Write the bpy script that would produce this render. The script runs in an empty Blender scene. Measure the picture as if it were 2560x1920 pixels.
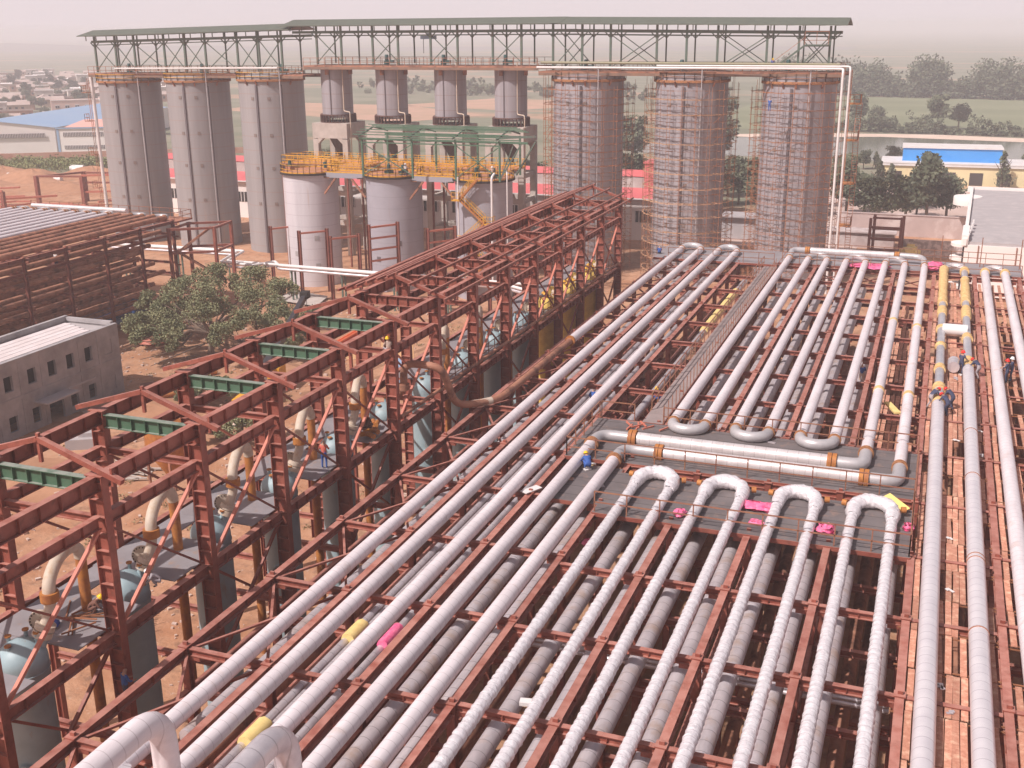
import bpy, bmesh, math, random
from math import sin, cos, pi, radians, sqrt, atan2, hypot
from mathutils import Vector, Matrix, Euler
random.seed(7)
S = bpy.context.scene
COL = S.collection
HC = 37.0
# ---------------------------------------------------------------- camera
cam = bpy.data.cameras.new("camera"); co = bpy.data.objects.new("camera", cam); COL.objects.link(co)
co.matrix_world = Matrix.Translation((0, 0, HC)) @ Matrix.Rotation(radians(20.825), 4, 'Z') @ \
    Matrix.Rotation(pi/2-radians(17.716), 4, 'X') @ Matrix.Rotation(radians(-0.5007), 4, 'Z')
cam.sensor_width = 36; cam.lens = 2791.2/2560*36; cam.clip_start = .5; cam.clip_end = 20000
S.camera = co
# ---------------------------------------------------------------- world, sun, exposure
SUN_AZ, SUN_EL = radians(215), radians(50)
w = bpy.data.worlds.new("World"); S.world = w; w.use_nodes = True
nt = w.node_tree; nt.nodes.clear()
sky = nt.nodes.new('ShaderNodeTexSky'); sky.sky_type = 'NISHITA'; sky.sun_disc = False
sky.sun_elevation = SUN_EL; sky.sun_rotation = SUN_AZ; sky.dust_density = 6; sky.air_density = 1.2
mul = nt.nodes.new('ShaderNodeMixRGB'); mul.blend_type = 'MULTIPLY'; mul.inputs[0].default_value = 1
mul.inputs[2].default_value = (.66, .56, .57, 1)
mx = nt.nodes.new('ShaderNodeMixRGB'); tc = nt.nodes.new('ShaderNodeTexCoord'); sxyz = nt.nodes.new('ShaderNodeSeparateXYZ'); mr = nt.nodes.new('ShaderNodeMapRange')
nt.links.new(tc.outputs['Generated'], sxyz.inputs[0]); nt.links.new(sxyz.outputs[2], mr.inputs[0])
mr.inputs[1].default_value = .03; mr.inputs[2].default_value = .32; mr.inputs[3].default_value = .95; mr.inputs[4].default_value = .12
nt.links.new(mr.outputs[0], mx.inputs[0])   # thick haze near the horizon, clearer sky overhead
mx.inputs[2].default_value = (9.1, 8.0, 8.25, 1)
bg = nt.nodes.new('ShaderNodeBackground'); bg.inputs[1].default_value = .1
out = nt.nodes.new('ShaderNodeOutputWorld')
nt.links.new(sky.outputs[0], mul.inputs[1]); nt.links.new(mul.outputs[0], mx.inputs[1])
nt.links.new(mx.outputs[0], bg.inputs[0]); nt.links.new(bg.outputs[0], out.inputs[0])
sl = bpy.data.lights.new("sun", 'SUN'); sl.energy = 4.8; sl.angle = radians(.6); sl.color = (1, .93, .90)
so = bpy.data.objects.new("sun", sl); COL.objects.link(so)
sd = Vector((sin(SUN_AZ)*cos(SUN_EL), cos(SUN_AZ)*cos(SUN_EL), sin(SUN_EL)))
so.rotation_euler = sd.to_track_quat('Z', 'Y').to_euler()
S.view_settings.view_transform = 'Standard'; S.view_settings.look = 'None'
S.view_settings.gamma = 1; S.view_settings.exposure = -0.08
S.render.engine = 'CYCLES'
S.cycles.max_bounces = 6; S.cycles.diffuse_bounces = 3; S.cycles.volume_bounces = 3

# ---------------------------------------------------------------- materials
MATS = {}
def mat(name, c, rough=.6, metal=0, c2=None, scale=.6, lo=.35, hi=.65, bump=0, bscale=8, stretch=(1,1,1),
        wave=None, c3=None, s3=.1, lo3=.5, hi3=.62, detail=6, jitter=0, st3=(1,1,1), top_tint=None, bdist=.05):
    if name in MATS: return MATS[name]
    m = bpy.data.materials.new(name); m.use_nodes = True; t = m.node_tree; N = t.nodes; Lk = t.links
    b = N['Principled BSDF']; b.inputs['Roughness'].default_value = rough; b.inputs['Metallic'].default_value = metal
    b.inputs['Base Color'].default_value = (*c, 1)
    geo = N.new('ShaderNodeNewGeometry')
    def noise(scale, st, dt=6):
        mp = N.new('ShaderNodeMapping'); mp.inputs['Scale'].default_value = st
        Lk.new(geo.outputs['Position'], mp.inputs[0])
        n = N.new('ShaderNodeTexNoise'); n.inputs['Scale'].default_value = scale; n.inputs['Detail'].default_value = dt
        n.inputs['Roughness'].default_value = .62
        Lk.new(mp.outputs[0], n.inputs['Vector']); return n.outputs[0]
    def ramp(s, lo, hi):
        r = N.new('ShaderNodeMapRange'); r.inputs[1].default_value = lo; r.inputs[2].default_value = hi
        Lk.new(s, r.inputs[0]); return r.outputs[0]
    def mix(f, a, bb):
        x = N.new('ShaderNodeMixRGB'); Lk.new(f, x.inputs[0])
        if isinstance(a, tuple): x.inputs[1].default_value = (*a, 1)
        else: Lk.new(a, x.inputs[1])
        if isinstance(bb, tuple): x.inputs[2].default_value = (*bb, 1)
        else: Lk.new(bb, x.inputs[2])
        return x.outputs[0]
    col = c
    if c2: col = mix(ramp(noise(scale, stretch, detail), lo, hi), c, c2)
    if c3: col = mix(ramp(noise(s3, st3, 5), lo3, hi3), col, c3)
    if top_tint:   # (colour, amount): paler colour mixed onto the upward faces, broken up by noise
        sp = N.new('ShaderNodeSeparateXYZ'); Lk.new(geo.outputs['Normal'], sp.inputs[0])
        f1 = ramp(sp.outputs[2], .6, .95); f2 = ramp(noise(1.7, (1,1,1), 5), .25, .6)
        q = N.new('ShaderNodeMath'); q.operation = 'MULTIPLY'; Lk.new(f1, q.inputs[0]); Lk.new(f2, q.inputs[1])
        q2 = N.new('ShaderNodeMath'); q2.operation = 'MULTIPLY'; Lk.new(q.outputs[0], q2.inputs[0]); q2.inputs[1].default_value = top_tint[1]
        col = mix(q2.outputs[0], col, top_tint[0])
    if wave:   # (axis scale, darkness, colour): thin repeated seams
        sc, amt, wc, axis = wave
        wv = N.new('ShaderNodeTexWave'); wv.bands_direction = axis; wv.inputs['Scale'].default_value = sc
        wv.inputs['Distortion'].default_value = .25; wv.inputs['Detail Scale'].default_value = 2
        Lk.new(geo.outputs['Position'], wv.inputs['Vector'])
        f = ramp(wv.outputs[1], .985, 1.0)
        mm = N.new('ShaderNodeMath'); mm.operation = 'MULTIPLY'; mm.inputs[1].default_value = amt; Lk.new(f, mm.inputs[0])
        col = mix(mm.outputs[0], col, wc)
    if jitter:
        oi = N.new('ShaderNodeObjectInfo'); hs = N.new('ShaderNodeHueSaturation')
        r = N.new('ShaderNodeMapRange'); r.inputs[3].default_value = 1-jitter; r.inputs[4].default_value = 1+jitter
        Lk.new(oi.outputs['Random'], r.inputs[0]); Lk.new(r.outputs[0], hs.inputs['Value'])
        if isinstance(col, tuple): hs.inputs['Color'].default_value = (*col, 1)
        else: Lk.new(col, hs.inputs['Color'])
        col = hs.outputs[0]
    if not isinstance(col, tuple): Lk.new(col, b.inputs['Base Color'])
    if bump:
        bp = N.new('ShaderNodeBump'); bp.inputs['Strength'].default_value = bump; bp.inputs['Distance'].default_value = bdist
        Lk.new(noise(bscale, stretch, 4), bp.inputs['Height']); Lk.new(bp.outputs[0], b.inputs['Normal'])
    MATS[name] = m; return m
RED = mat('red_oxide_steel', (.25,.06,.040), .6, c2=(.33,.105,.072), top_tint=((.47,.225,.18),.85), scale=.9, c3=(.18,.055,.035), s3=2.2, lo3=.5, hi3=.7, bump=.2, bscale=14, jitter=.10)
REDD = mat('old_red_steel', (.20,.05,.035), .65, c2=(.27,.085,.06), top_tint=((.42,.20,.155),.8), scale=1.1, c3=(.30,.13,.07), s3=2, lo3=.55, hi3=.7)
PRIMER = mat('fresh_primer_steel', (.62,.20,.13), .55, c2=(.5,.17,.12), scale=1.3)
GREEN = mat('green_painted_steel', (.06,.14,.085), .5, c2=(.09,.17,.11), top_tint=((.35,.36,.32),.8), scale=1.2)
GREEND = mat('dark_green_steel', (.10,.15,.12), .55, c2=(.15,.13,.11), scale=1.5, lo=.5, hi=.75)
CLAD = mat('pale_pipe_cladding', (.80,.735,.755), .38, .0, c2=(.68,.62,.64), scale=.7, wave=(.62,.55,(.38,.31,.32),'Y'), c3=(.60,.48,.44), s3=.9, lo3=.58, hi3=.78, stretch=(3,.6,3), bump=.12, bscale=5, jitter=.04)
ALU = mat('aluminium_cladding', (.76,.71,.73), .34, .45, c2=(.58,.53,.56), scale=1.2, wave=(.5,.6,(.3,.27,.28),'Y'), bump=.25, bscale=4, c3=(.55,.45,.42), s3=.9, lo3=.6, hi3=.8)
ALUX = mat('aluminium_cladding_cross', (.84,.79,.79), .32, .35, c2=(.68,.61,.60), scale=1.2, wave=(.5,.5,(.35,.3,.3),'X'), bump=.2, bscale=4)
OLDALU = mat('dull_aluminium_cladding', (.66,.60,.62), .42, .3, c2=(.52,.47,.49), scale=1.1, wave=(.45,.7,(.22,.19,.2),'Y'), bump=.3, bscale=3, c3=(.50,.38,.32), s3=.7, lo3=.52, hi3=.7, stretch=(2,.7,2))
FOIL = mat('crinkled_foil', (.97,.94,.96), .2, .28, c2=(.86,.81,.84), scale=4, lo=.4, hi=.6, wave=(.8,.5,(.28,.22,.24),'Y'), bump=.8, bscale=4.5, bdist=.10, c3=(.45,.38,.40), s3=5, lo3=.68, hi3=.76)
BEND = mat('grey_pipe_bend', (.55,.53,.54), .38, .25, c2=(.46,.44,.45), scale=1.5, jitter=.05)
RUST = mat('rusty_flange', (.26,.11,.05), .8, c2=(.45,.20,.08), scale=5, bump=.3)
RUSTP = mat('rusty_pipe', (.34,.14,.085), .75, c2=(.46,.22,.14), scale=1.2, c3=(.2,.09,.06), s3=.7, bump=.2, jitter=.12)
ORANGE = mat('orange_rust_pipe', (.50,.20,.04), .65, c2=(.34,.12,.04), scale=2.5)
BEIGE = mat('beige_pipe', (.56,.47,.38), .6, c2=(.48,.33,.2), scale=3, lo=.5, hi=.75)
VESS = mat('blue_grey_vessel', (.34,.45,.48), .5, c2=(.28,.37,.40), scale=.8, c3=(.32,.22,.15), s3=1.1, lo3=.62, hi3=.78, st3=(1,1,.5))
VESY = mat('yellow_insulation', (.80,.58,.14), .8, c2=(.62,.42,.10), scale=2, bump=.5)
WOOL = mat('yellow_wool', (.82,.58,.27), .9, c2=(.62,.38,.15), scale=3.5, bump=1, bscale=7)
SLAB = mat('yellow_foam', (.85,.68,.28), .8, c2=(.75,.56,.22), scale=3)
SILO = mat('silo_steel', (.335,.32,.325), .5, .0, c2=(.285,.27,.275), scale=.5, stretch=(2,2,.12), c3=(.40,.30,.25), s3=.9, lo3=.62, hi3=.8, st3=(1.6,1.6,.06), wave=(.135,.5,(.34,.22,.18),'Z'), jitter=.04)
SILOR = mat('stained_silo_steel', (.37,.35,.375), .55, .0, c2=(.29,.27,.29), scale=.6, stretch=(2,2,.1), c3=(.32,.22,.17), s3=1.3, lo3=.6, hi3=.78, st3=(1.8,1.8,.08), wave=(.135,.5,(.25,.17,.14),'Z'))
TANKW = mat('white_tank_paint', (.66,.63,.66), .5, c2=(.58,.55,.58), scale=.4, stretch=(2,2,.15), c3=(.55,.42,.36), s3=.8, lo3=.62, hi3=.75, st3=(1.5,1.5,.08), wave=(.19,.5,(.42,.38,.42),'Z'))
TANKG = mat('grey_tank_paint', (.40,.385,.43), .5, c2=(.35,.335,.375), scale=.3, c3=(.36,.27,.25), s3=.6, lo3=.6, hi3=.75, st3=(1,1,.1), wave=(.19,.35,(.24,.22,.25),'Z'))
YEL = mat('yellow_railing', (.78,.42,.03), .5, c2=(.62,.30,.03), scale=2)
TUBE = mat('rusty_scaffold_tube', (.36,.16,.08), .7, c2=(.30,.11,.05), scale=2, jitter=.2)
BAMB = mat('pale_scaffold_tube', (.60,.38,.23), .7, c2=(.42,.22,.12), scale=2, jitter=.15)
RAIL = mat('brown_railing', (.24,.09,.065), .6, c2=(.32,.15,.08), scale=2)
DECK = mat('grey_deck_plate', (.20,.175,.175), .6, .2, c2=(.15,.13,.13), scale=.7, c3=(.28,.2,.17), s3=1.6, lo3=.55, hi3=.7, wave=(.26,.85,(.07,.06,.06),'Y'))
DECKL = mat('pale_deck_plate', (.36,.335,.35), .5, .2, c2=(.30,.275,.285), scale=.7, c3=(.4,.28,.22), s3=1.2, lo3=.58, hi3=.72)
DECKR = mat('rusty_deck_plate', (.50,.22,.12), .7, c2=(.40,.18,.1), scale=1)
PLANK = mat('rusty_plank', (.58,.29,.20), .75, c2=(.46,.20,.13), scale=6, jitter=.22, bump=.3, c3=(.72,.46,.32), s3=2.5, lo3=.5, hi3=.7)
CONC = mat('concrete', (.52,.46,.42), .85, c2=(.42,.37,.33), scale=.8, c3=(.45,.28,.2), s3=.5, lo3=.62, hi3=.75, st3=(1,1,.2), bump=.2)
GCONC = mat('raw_grey_render', (.42,.395,.40), .9, c2=(.28,.265,.27), scale=.5, c3=(.42,.39,.38), s3=.35, lo3=.55, hi3=.7, bump=.3)
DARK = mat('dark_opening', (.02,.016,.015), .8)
GLASS = mat('dark_window_glass', (.06,.05,.05), .2)
WHITE = mat('white_paint', (.78,.75,.74), .5, c2=(.70,.66,.64), scale=.5)
CREAM = mat('cream_wall', (.87,.82,.79), .7, c2=(.82,.76,.73), scale=.15)
YELW = mat('pale_yellow_wall', (.80,.68,.40), .7, c2=(.74,.61,.36), scale=.2)
BLUER = mat('blue_sheet_roof', (.03,.28,.75), .45, c2=(.05,.32,.78), scale=.2)
PBLUE = mat('pale_blue_roof', (.27,.42,.62), .5, c2=(.33,.46,.62), scale=.05)
PINKR = mat('pink_roof_panel', (.75,.42,.36), .6)
REDR = mat('red_sheet_roof', (.62,.13,.14), .5, c2=(.70,.18,.18), scale=.3)
GROOF = mat('grey_flat_roof', (.42,.39,.395), .85, c2=(.38,.35,.355), scale=.25, c3=(.46,.42,.42), s3=.6)
WROOF = mat('white_roof_slab', (.75,.68,.68), .7, c2=(.66,.58,.57), scale=.5, wave=(.28,.5,(.35,.28,.27),'X'))
SROOF = mat('grey_green_sheet', (.135,.155,.12), .5, c2=(.11,.125,.10), scale=1, wave=(1.0,.3,(.15,.16,.13),'X'))
BRICK = mat('brick_wall', (.45,.20,.13), .85, c2=(.55,.32,.25), scale=.4)
WALL = mat('weathered_wall', (.50,.40,.38), .85, c2=(.42,.33,.31), scale=.3, c3=(.6,.52,.5), s3=.2)
PINKW = mat('pink_house_wall', (.80,.58,.52), .8, c2=(.72,.50,.44), scale=.1)
VW = [mat('village_wall_%s' % n, c, .85, c2=tuple(x*.8 for x in c), scale=.2) for n, c in
      (('ochre', (.58,.42,.32)), ('brick', (.50,.28,.21)), ('pale', (.72,.64,.58)))]
VR = mat('village_roof', (.42,.32,.28), .85, c2=(.52,.42,.38), scale=.2)
PINK = mat('pink_plastic', (.85,.10,.28), .5, c2=(.95,.25,.42), scale=4, bump=.8)
YSH = mat('yellow_sheet', (.85,.68,.22), .6)
BARK = mat('bark', (.12,.08,.06), .9, c2=(.2,.14,.1), scale=3)
def leafmat(n, a, b, s=.5): return mat(n, a, .7, c2=b, scale=s, lo=.4, hi=.6, jitter=.12, detail=3)
LEAFO = leafmat('olive_leaves', (.125,.14,.06), (.22,.215,.105), .9)
LEAFD = leafmat('dark_leaves', (.065,.082,.048), (.12,.135,.078), .35)
LEAFM = leafmat('mid_leaves', (.08,.095,.052), (.135,.15,.08), .35)
GRASS = mat('green_weeds', (.16,.20,.07), .9, c2=(.24,.24,.10), scale=.4)
STONE = mat('pale_rubble', (.62,.5,.44), .9, c2=(.5,.36,.28), scale=2)
SKIN = mat('skin', (.45,.26,.18), .6)
NAVY = mat('navy_workwear', (.04,.05,.10), .8, c2=(.06,.07,.13), scale=9)
BLUEW = mat('blue_workwear', (.03,.09,.34), .8, c2=(.04,.12,.40), scale=9)
GREYW = mat('grey_workwear', (.38,.34,.36), .8)
TANW = mat('tan_shirt', (.52,.40,.33), .8)
BRNW = mat('brown_workwear', (.16,.07,.05), .8)
REDW = mat('red_shirt', (.62,.14,.10), .8)
SHOE = mat('dark_shoes', (.03,.025,.02), .7)
HRED = mat('red_helmet', (.80,.03,.02), .3); HYEL = mat('yellow_helmet', (.9,.55,.02), .3); HWHI = mat('white_helmet', (.8,.8,.8), .3)

# ---------------------------------------------------------------- mesh builder
class MB:
    def __init__(s): s.v = []; s.f = []; s.m = []; s.sm = []
    def face(s, idx, mi=0, sm=False): s.f.append(idx); s.m.append(mi); s.sm.append(sm)
    def box(s, c, d, mi=0, rz=0):
        n = len(s.v); hx, hy, hz = d[0]/2, d[1]/2, d[2]/2; cr, sr = cos(rz), sin(rz)
        for z in (-hz, hz):
            for x, y in ((-hx,-hy),(hx,-hy),(hx,hy),(-hx,hy)):
                s.v.append((c[0]+x*cr-y*sr, c[1]+x*sr+y*cr, c[2]+z))
        for q in ((3,2,1,0),(4,5,6,7),(0,1,5,4),(1,2,6,5),(2,3,7,6),(3,0,4,7)): s.face([n+i for i in q], mi)
        return s
    def bar(s, p, q, w, h=None, mi=0):
        "rectangular bar between two points: w horizontal width, h depth"
        h = h or w; p = Vector(p); q = Vector(q); d = (q-p)
        if d.length < 1e-6: return s
        d.normalize(); up = Vector((0,0,1)) if abs(d.z) < .95 else Vector((0,1,0))
        a = d.cross(up).normalized(); b = a.cross(d)
        n = len(s.v)
        for e in (p, q):
            for i, j in ((-1,-1),(1,-1),(1,1),(-1,1)): s.v.append(tuple(e+a*(i*w/2)+b*(j*h/2)))
        for f in ((3,2,1,0),(4,5,6,7),(0,1,5,4),(1,2,6,5),(2,3,7,6),(3,0,4,7)): s.face([n+i for i in f], mi)
        return s
    def tube(s, path, r, n=12, mi=0, caps=True, sm=True, closed=False):
        P = [Vector(p) for p in path]; m = len(P); base = len(s.v); prev = None
        for i, p in enumerate(P):
            if closed: t = P[(i+1) % m]-P[i-1]
            else: t = P[min(i+1, m-1)]-P[max(i-1, 0)]
            t.normalize()
            if prev is None:
                up = Vector((0,0,1)) if abs(t.z) < .9 else Vector((0,1,0))
                a = t.cross(up).normalized()
            else: a = (prev-t*prev.dot(t)).normalized()
            prev = a; b = t.cross(a)
            rr = r[i] if isinstance(r, (list, tuple)) else r
            for k in range(n):
                an = 2*pi*k/n; s.v.append(tuple(p+a*(rr*cos(an))+b*(rr*sin(an))))
        for i in range(m if closed else m-1):
            for k in range(n):
                k2 = (k+1) % n; i2 = (i+1) % m
                s.face([base+i*n+k, base+i2*n+k, base+i2*n+k2, base+i*n+k2], mi, sm)
        if caps and not closed:      # caps get their own vertices so that the side stays evenly shaded
            for j0, rev in ((0, 0), (m-1, 1)):
                b2 = len(s.v); s.v += [s.v[base+j0*n+k] for k in range(n)]
                s.face([b2+k for k in (reversed(range(n)) if rev else range(n))], mi)
        return s
    def lathe(s, prof, n=32, c=(0,0,0), mi=0, sm=True, top=False, bot=False):
        m = len(prof); last = None; lastd = None
        def ringv(r, z):
            b = len(s.v)
            for k in range(n): a = 2*pi*k/n; s.v.append((c[0]+r*cos(a), c[1]+r*sin(a), c[2]+z))
            return b
        for i in range(m-1):
            d = atan2(prof[i+1][1]-prof[i][1], prof[i+1][0]-prof[i][0])
            a0 = last if lastd is not None and abs((d-lastd+pi) % (2*pi)-pi) < .6 else ringv(*prof[i])
            a1 = ringv(*prof[i+1])
            for k in range(n):
                k2 = (k+1) % n; s.face([a0+k, a0+k2, a1+k2, a1+k], mi, sm)
            last, lastd = a1, d
        if bot: b = ringv(*prof[0]); s.face([b+k for k in reversed(range(n))], mi)
        if top: b = ringv(*prof[-1]); s.face([b+k for k in range(n)], mi)
        return s
    def quad(s, a, b, c, d, mi=0, sm=False):
        n = len(s.v); s.v += [tuple(a), tuple(b), tuple(c), tuple(d)]; s.face([n, n+1, n+2, n+3], mi, sm); return s
    def poly(s, pts, z0, z1, mi=0):
        "vertical prism from a ccw outline"
        n = len(s.v); k = len(pts)
        for z in (z0, z1): s.v += [(x, y, z) for x, y in pts]
        s.face([n+i for i in reversed(range(k))], mi); s.face([n+k+i for i in range(k)], mi)
        for i in range(k): j = (i+1) % k; s.face([n+i, n+j, n+k+j, n+k+i], mi)
        return s
    def ibeam(s, L, h, w, t=.03, stiff=0, mi=0):
        "I section along +Y from 0, top face at z=0"
        s.box((0, L/2, -t/2), (w, L, t), mi); s.box((0, L/2, -h+t/2), (w, L, t), mi); s.box((0, L/2, -h/2), (t, L, h-2*t), mi)
        if stiff:
            k = max(1, int(round(L/stiff)))
            for i in range(1, k):
                y = L*i/k
                for sx in (-1, 1): s.box((sx*(w/4+t/4), y, -h/2), (w/2-t/2-.02, t*.8, h-2*t), mi)
        return s
    def mesh(s, name, *mats):
        me = bpy.data.meshes.new(name); me.from_pydata(s.v, [], s.f)
        for m in mats: me.materials.append(m)
        me.polygons.foreach_set('material_index', s.m); me.polygons.foreach_set('use_smooth', s.sm)
        me.update(); return me

def tagit(o, label=None, cat=None, group=None, kind=None):
    if label: o['label'] = label
    if cat: o['category'] = cat
    if group: o['group'] = group
    if kind: o['kind'] = kind
    return o
def thing(name, label, cat, loc=(0,0,0), rz=0, group=None):
    o = bpy.data.objects.new(name, None); COL.objects.link(o); o.location = loc; o.rotation_euler = (0,0,rz)
    o.empty_display_size = .1
    return tagit(o, label, cat, group)
def part(name, me, par, loc=(0,0,0), rot=(0,0,0), label=None, kind=None, scale=None):
    o = bpy.data.objects.new(name, me); COL.objects.link(o); o.parent = par; o.location = loc; o.rotation_euler = rot
    if scale: o.scale = scale
    if label: o['label'] = label
    if kind: o['kind'] = kind
    return o
def solo(name, me, label, cat, loc=(0,0,0), rz=0, group=None, kind=None, rot=None, scale=None):
    o = bpy.data.objects.new(name, me); COL.objects.link(o); o.location = loc; o.rotation_euler = rot or (0,0,rz)
    if scale: o.scale = scale
    return tagit(o, label, cat, group, kind)
def struct(name, me, loc=(0,0,0)): return solo(name, me, None, None, loc, kind='structure')
ORD = 'first second third fourth fifth sixth seventh eighth ninth tenth eleventh twelfth thirteenth fourteenth fifteenth sixteenth seventeenth eighteenth nineteenth twentieth'.split()
def arc(c, r, a0, a1, n, z, zf=None):
    return [(c[0]+r*cos(a0+(a1-a0)*i/n), c[1]+r*sin(a0+(a1-a0)*i/n), z if zf is None else zf(i/n)) for i in range(n+1)]
def fillet(pts, R, n=7):
    "round the corners of a polyline"
    P = [Vector(p) for p in pts]; o = [P[0]]
    for i in range(1, len(P)-1):
        a = (P[i-1]-P[i]); b = (P[i+1]-P[i]); r = min(R, a.length*.49, b.length*.49)
        a.normalize(); b.normalize(); p0 = P[i]+a*r; p1 = P[i]+b*r
        for k in range(n+1):
            t = k/n; o.append(p0*(1-t)**2+P[i]*(2*t*(1-t))+p1*t**2)
    o.append(P[-1]); return o
def railing(pts, h=1.1, step=1.6, r=.03, closed=False, toe=False, mid=(.55,)):
    m = MB()
    P = [Vector(p) for p in pts]
    if closed: P.append(P[0])
    for a, b in zip(P, P[1:]):
        L = (b-a).length; k = max(1, round(L/step))
        for i in range(k+1): p = a.lerp(b, i/k); m.bar(p, p+Vector((0,0,h)), r*1.7, r*1.7)
        for hh in (h,)+tuple(mid): m.bar(a+Vector((0,0,hh)), b+Vector((0,0,hh)), r*1.7, r*1.7)
        if toe: m.bar(a+Vector((0,0,.1)), b+Vector((0,0,.1)), .02, .16)
    return m
#BODY
# ---------------------------------------------------------------- ground, water, fields
def groundmat():
    m = bpy.data.materials.new('site_soil'); m.use_nodes = True; t = m.node_tree; N = t.nodes; Lk = t.links
    b = N['Principled BSDF']; b.inputs['Roughness'].default_value = .95
    geo = N.new('ShaderNodeNewGeometry')
    def noi(s, lo, hi, st=(1,1,1)):
        mp = N.new('ShaderNodeMapping'); mp.inputs['Scale'].default_value = st; Lk.new(geo.outputs['Position'], mp.inputs[0])
        n = N.new('ShaderNodeTexNoise'); n.inputs['Scale'].default_value = s; n.inputs['Detail'].default_value = 8; n.inputs['Roughness'].default_value = .65
        Lk.new(mp.outputs[0], n.inputs[0]); r = N.new('ShaderNodeMapRange'); r.inputs[1].default_value = lo; r.inputs[2].default_value = hi
        Lk.new(n.outputs[0], r.inputs[0]); return r.outputs[0]
    def mix(f, a, c):
        x = N.new('ShaderNodeMixRGB'); Lk.new(f, x.inputs[0])
        for i, q in ((1, a), (2, c)):
            if isinstance(q, tuple): x.inputs[i].default_value = (*q, 1)
            else: Lk.new(q, x.inputs[i])
        return x.outputs[0]
    soil = mix(noi(.18, .4, .6), (.40,.19,.10), (.50,.28,.17))
    soil = mix(noi(.6, .52, .68), soil, (.28,.15,.09)); soil = mix(noi(1.6, .6, .72), soil, (.54,.40,.31))
    field = mix(noi(.02, .42, .58, (.35,1,1)), (.17,.18,.115), (.25,.24,.17)); field = mix(noi(.012, .55, .62, (.3,1.2,1)), field, (.42,.27,.18))
    field = mix(noi(.05, .55, .75), field, (.10,.14,.06))
    sep = N.new('ShaderNodeSeparateXYZ'); Lk.new(geo.outputs['Position'], sep.inputs[0])
    # distance along Y plus a little noise decides soil or field
    def yr(lo, hi):
        a = N.new('ShaderNodeMath'); a.operation = 'MULTIPLY_ADD'; Lk.new(noi(.02, 0, 1), a.inputs[0]); a.inputs[1].default_value = 60
        Lk.new(sep.outputs[1], a.inputs[2]); r = N.new('ShaderNodeMapRange'); r.inputs[1].default_value = lo; r.inputs[2].default_value = hi
        Lk.new(a.outputs[0], r.inputs[0]); return r.outputs[0]
    c = mix(yr(262, 280), soil, field); Lk.new(c, b.inputs['Base Color'])
    bp = N.new('ShaderNodeBump'); bp.inputs['Strength'].default_value = .6; bp.inputs['Distance'].default_value = .3
    Lk.new(noi(1.2, 0, 1), bp.inputs['Height']); Lk.new(bp.outputs[0], b.inputs['Normal'])
    return m
m = MB(); G = 9000
m.quad((-G,-300,0), (G,-300,0), (G,G,0), (-G,G,0)); struct('ground', m.mesh('ground', groundmat()))
WATER = mat('pond_water', (.16,.17,.13), .15, c2=(.20,.21,.16), scale=.03)
SAND = mat('sandy_bank', (.66,.50,.40), .9, c2=(.75,.60,.50), scale=.1)
FIELD = mat('field_green', (.17,.19,.105), .9, c2=(.23,.245,.145), scale=.03, stretch=(.3,1,1))
PATHM = mat('dirt_path', (.60,.38,.29), .9, c2=(.68,.48,.38), scale=.1)
PAVE = mat('pale_concrete_yard', (.60,.47,.42), .9, c2=(.52,.38,.32), scale=.1)
FURROW = mat('bare_field', (.55,.33,.24), .9, c2=(.42,.28,.18), scale=.05)
def sheet(name, pts, z, m_):
    m = MB(); n = len(pts); m.v = [(x, y, z) for x, y in pts]; m.face(list(range(n))); return struct(name, m.mesh(name, m_))
sheet('field', [(-90,432),(120,424),(160,640),(-90,668)], .05, FIELD)
sheet('sand_bank', [(-85,402),(-40,420),(-2,424),(40,414),(90,392),(90,385),(24,404),(-20,411),(-60,398)], .10, SAND)
sheet('pond', [(-90,340),(-24,338),(30,330),(90,340),(90,388),(24,406),(-4,416),(-30,411),(-60,400),(-90,385)], .06, WATER)
sheet('dirt_path', [(-90,655),(0,648),(60,634),(150,612),(150,606),(60,628),(0,641),(-90,648)], .10, PATHM)
sheet('bare_field', [(-330,470),(-210,425),(-190,470),(-250,520),(-330,530)], .05, FURROW)
sheet('bare_field', [(-260,520),(-190,500),(-150,560),(-230,590)], .05, FURROW)
sheet('yard', [(-22,226),(30,222),(34,282),(-24,280)], .05, PAVE)
sheet('yard', [(-60,196),(-12,196),(-12,226),(-60,226)], .05, PAVE)
sheet('concrete_slab', [(-87.5,139),(-80.5,137.5),(-79,131.5),(-86.5,133)], .35, CONC)
# faint hill on the left horizon
m = MB(); n = 60
for j in range(8):
    for i in range(n):
        x = -3100+i*50; y = 1750+j*60
        h = 13*math.exp(-((i-16)/15)**2)*sin(pi*j/7)+4*sin(pi*j/7)*(1+.4*sin(i*.6))
        m.v.append((x, y, h-2))
for j in range(7):
    for i in range(n-1): a = j*n+i; m.face([a, a+1, a+n+1, a+n], 0, True)
struct('hills', m.mesh('hills', mat('hazy_hill', (.22,.20,.19), .9)))

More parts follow.
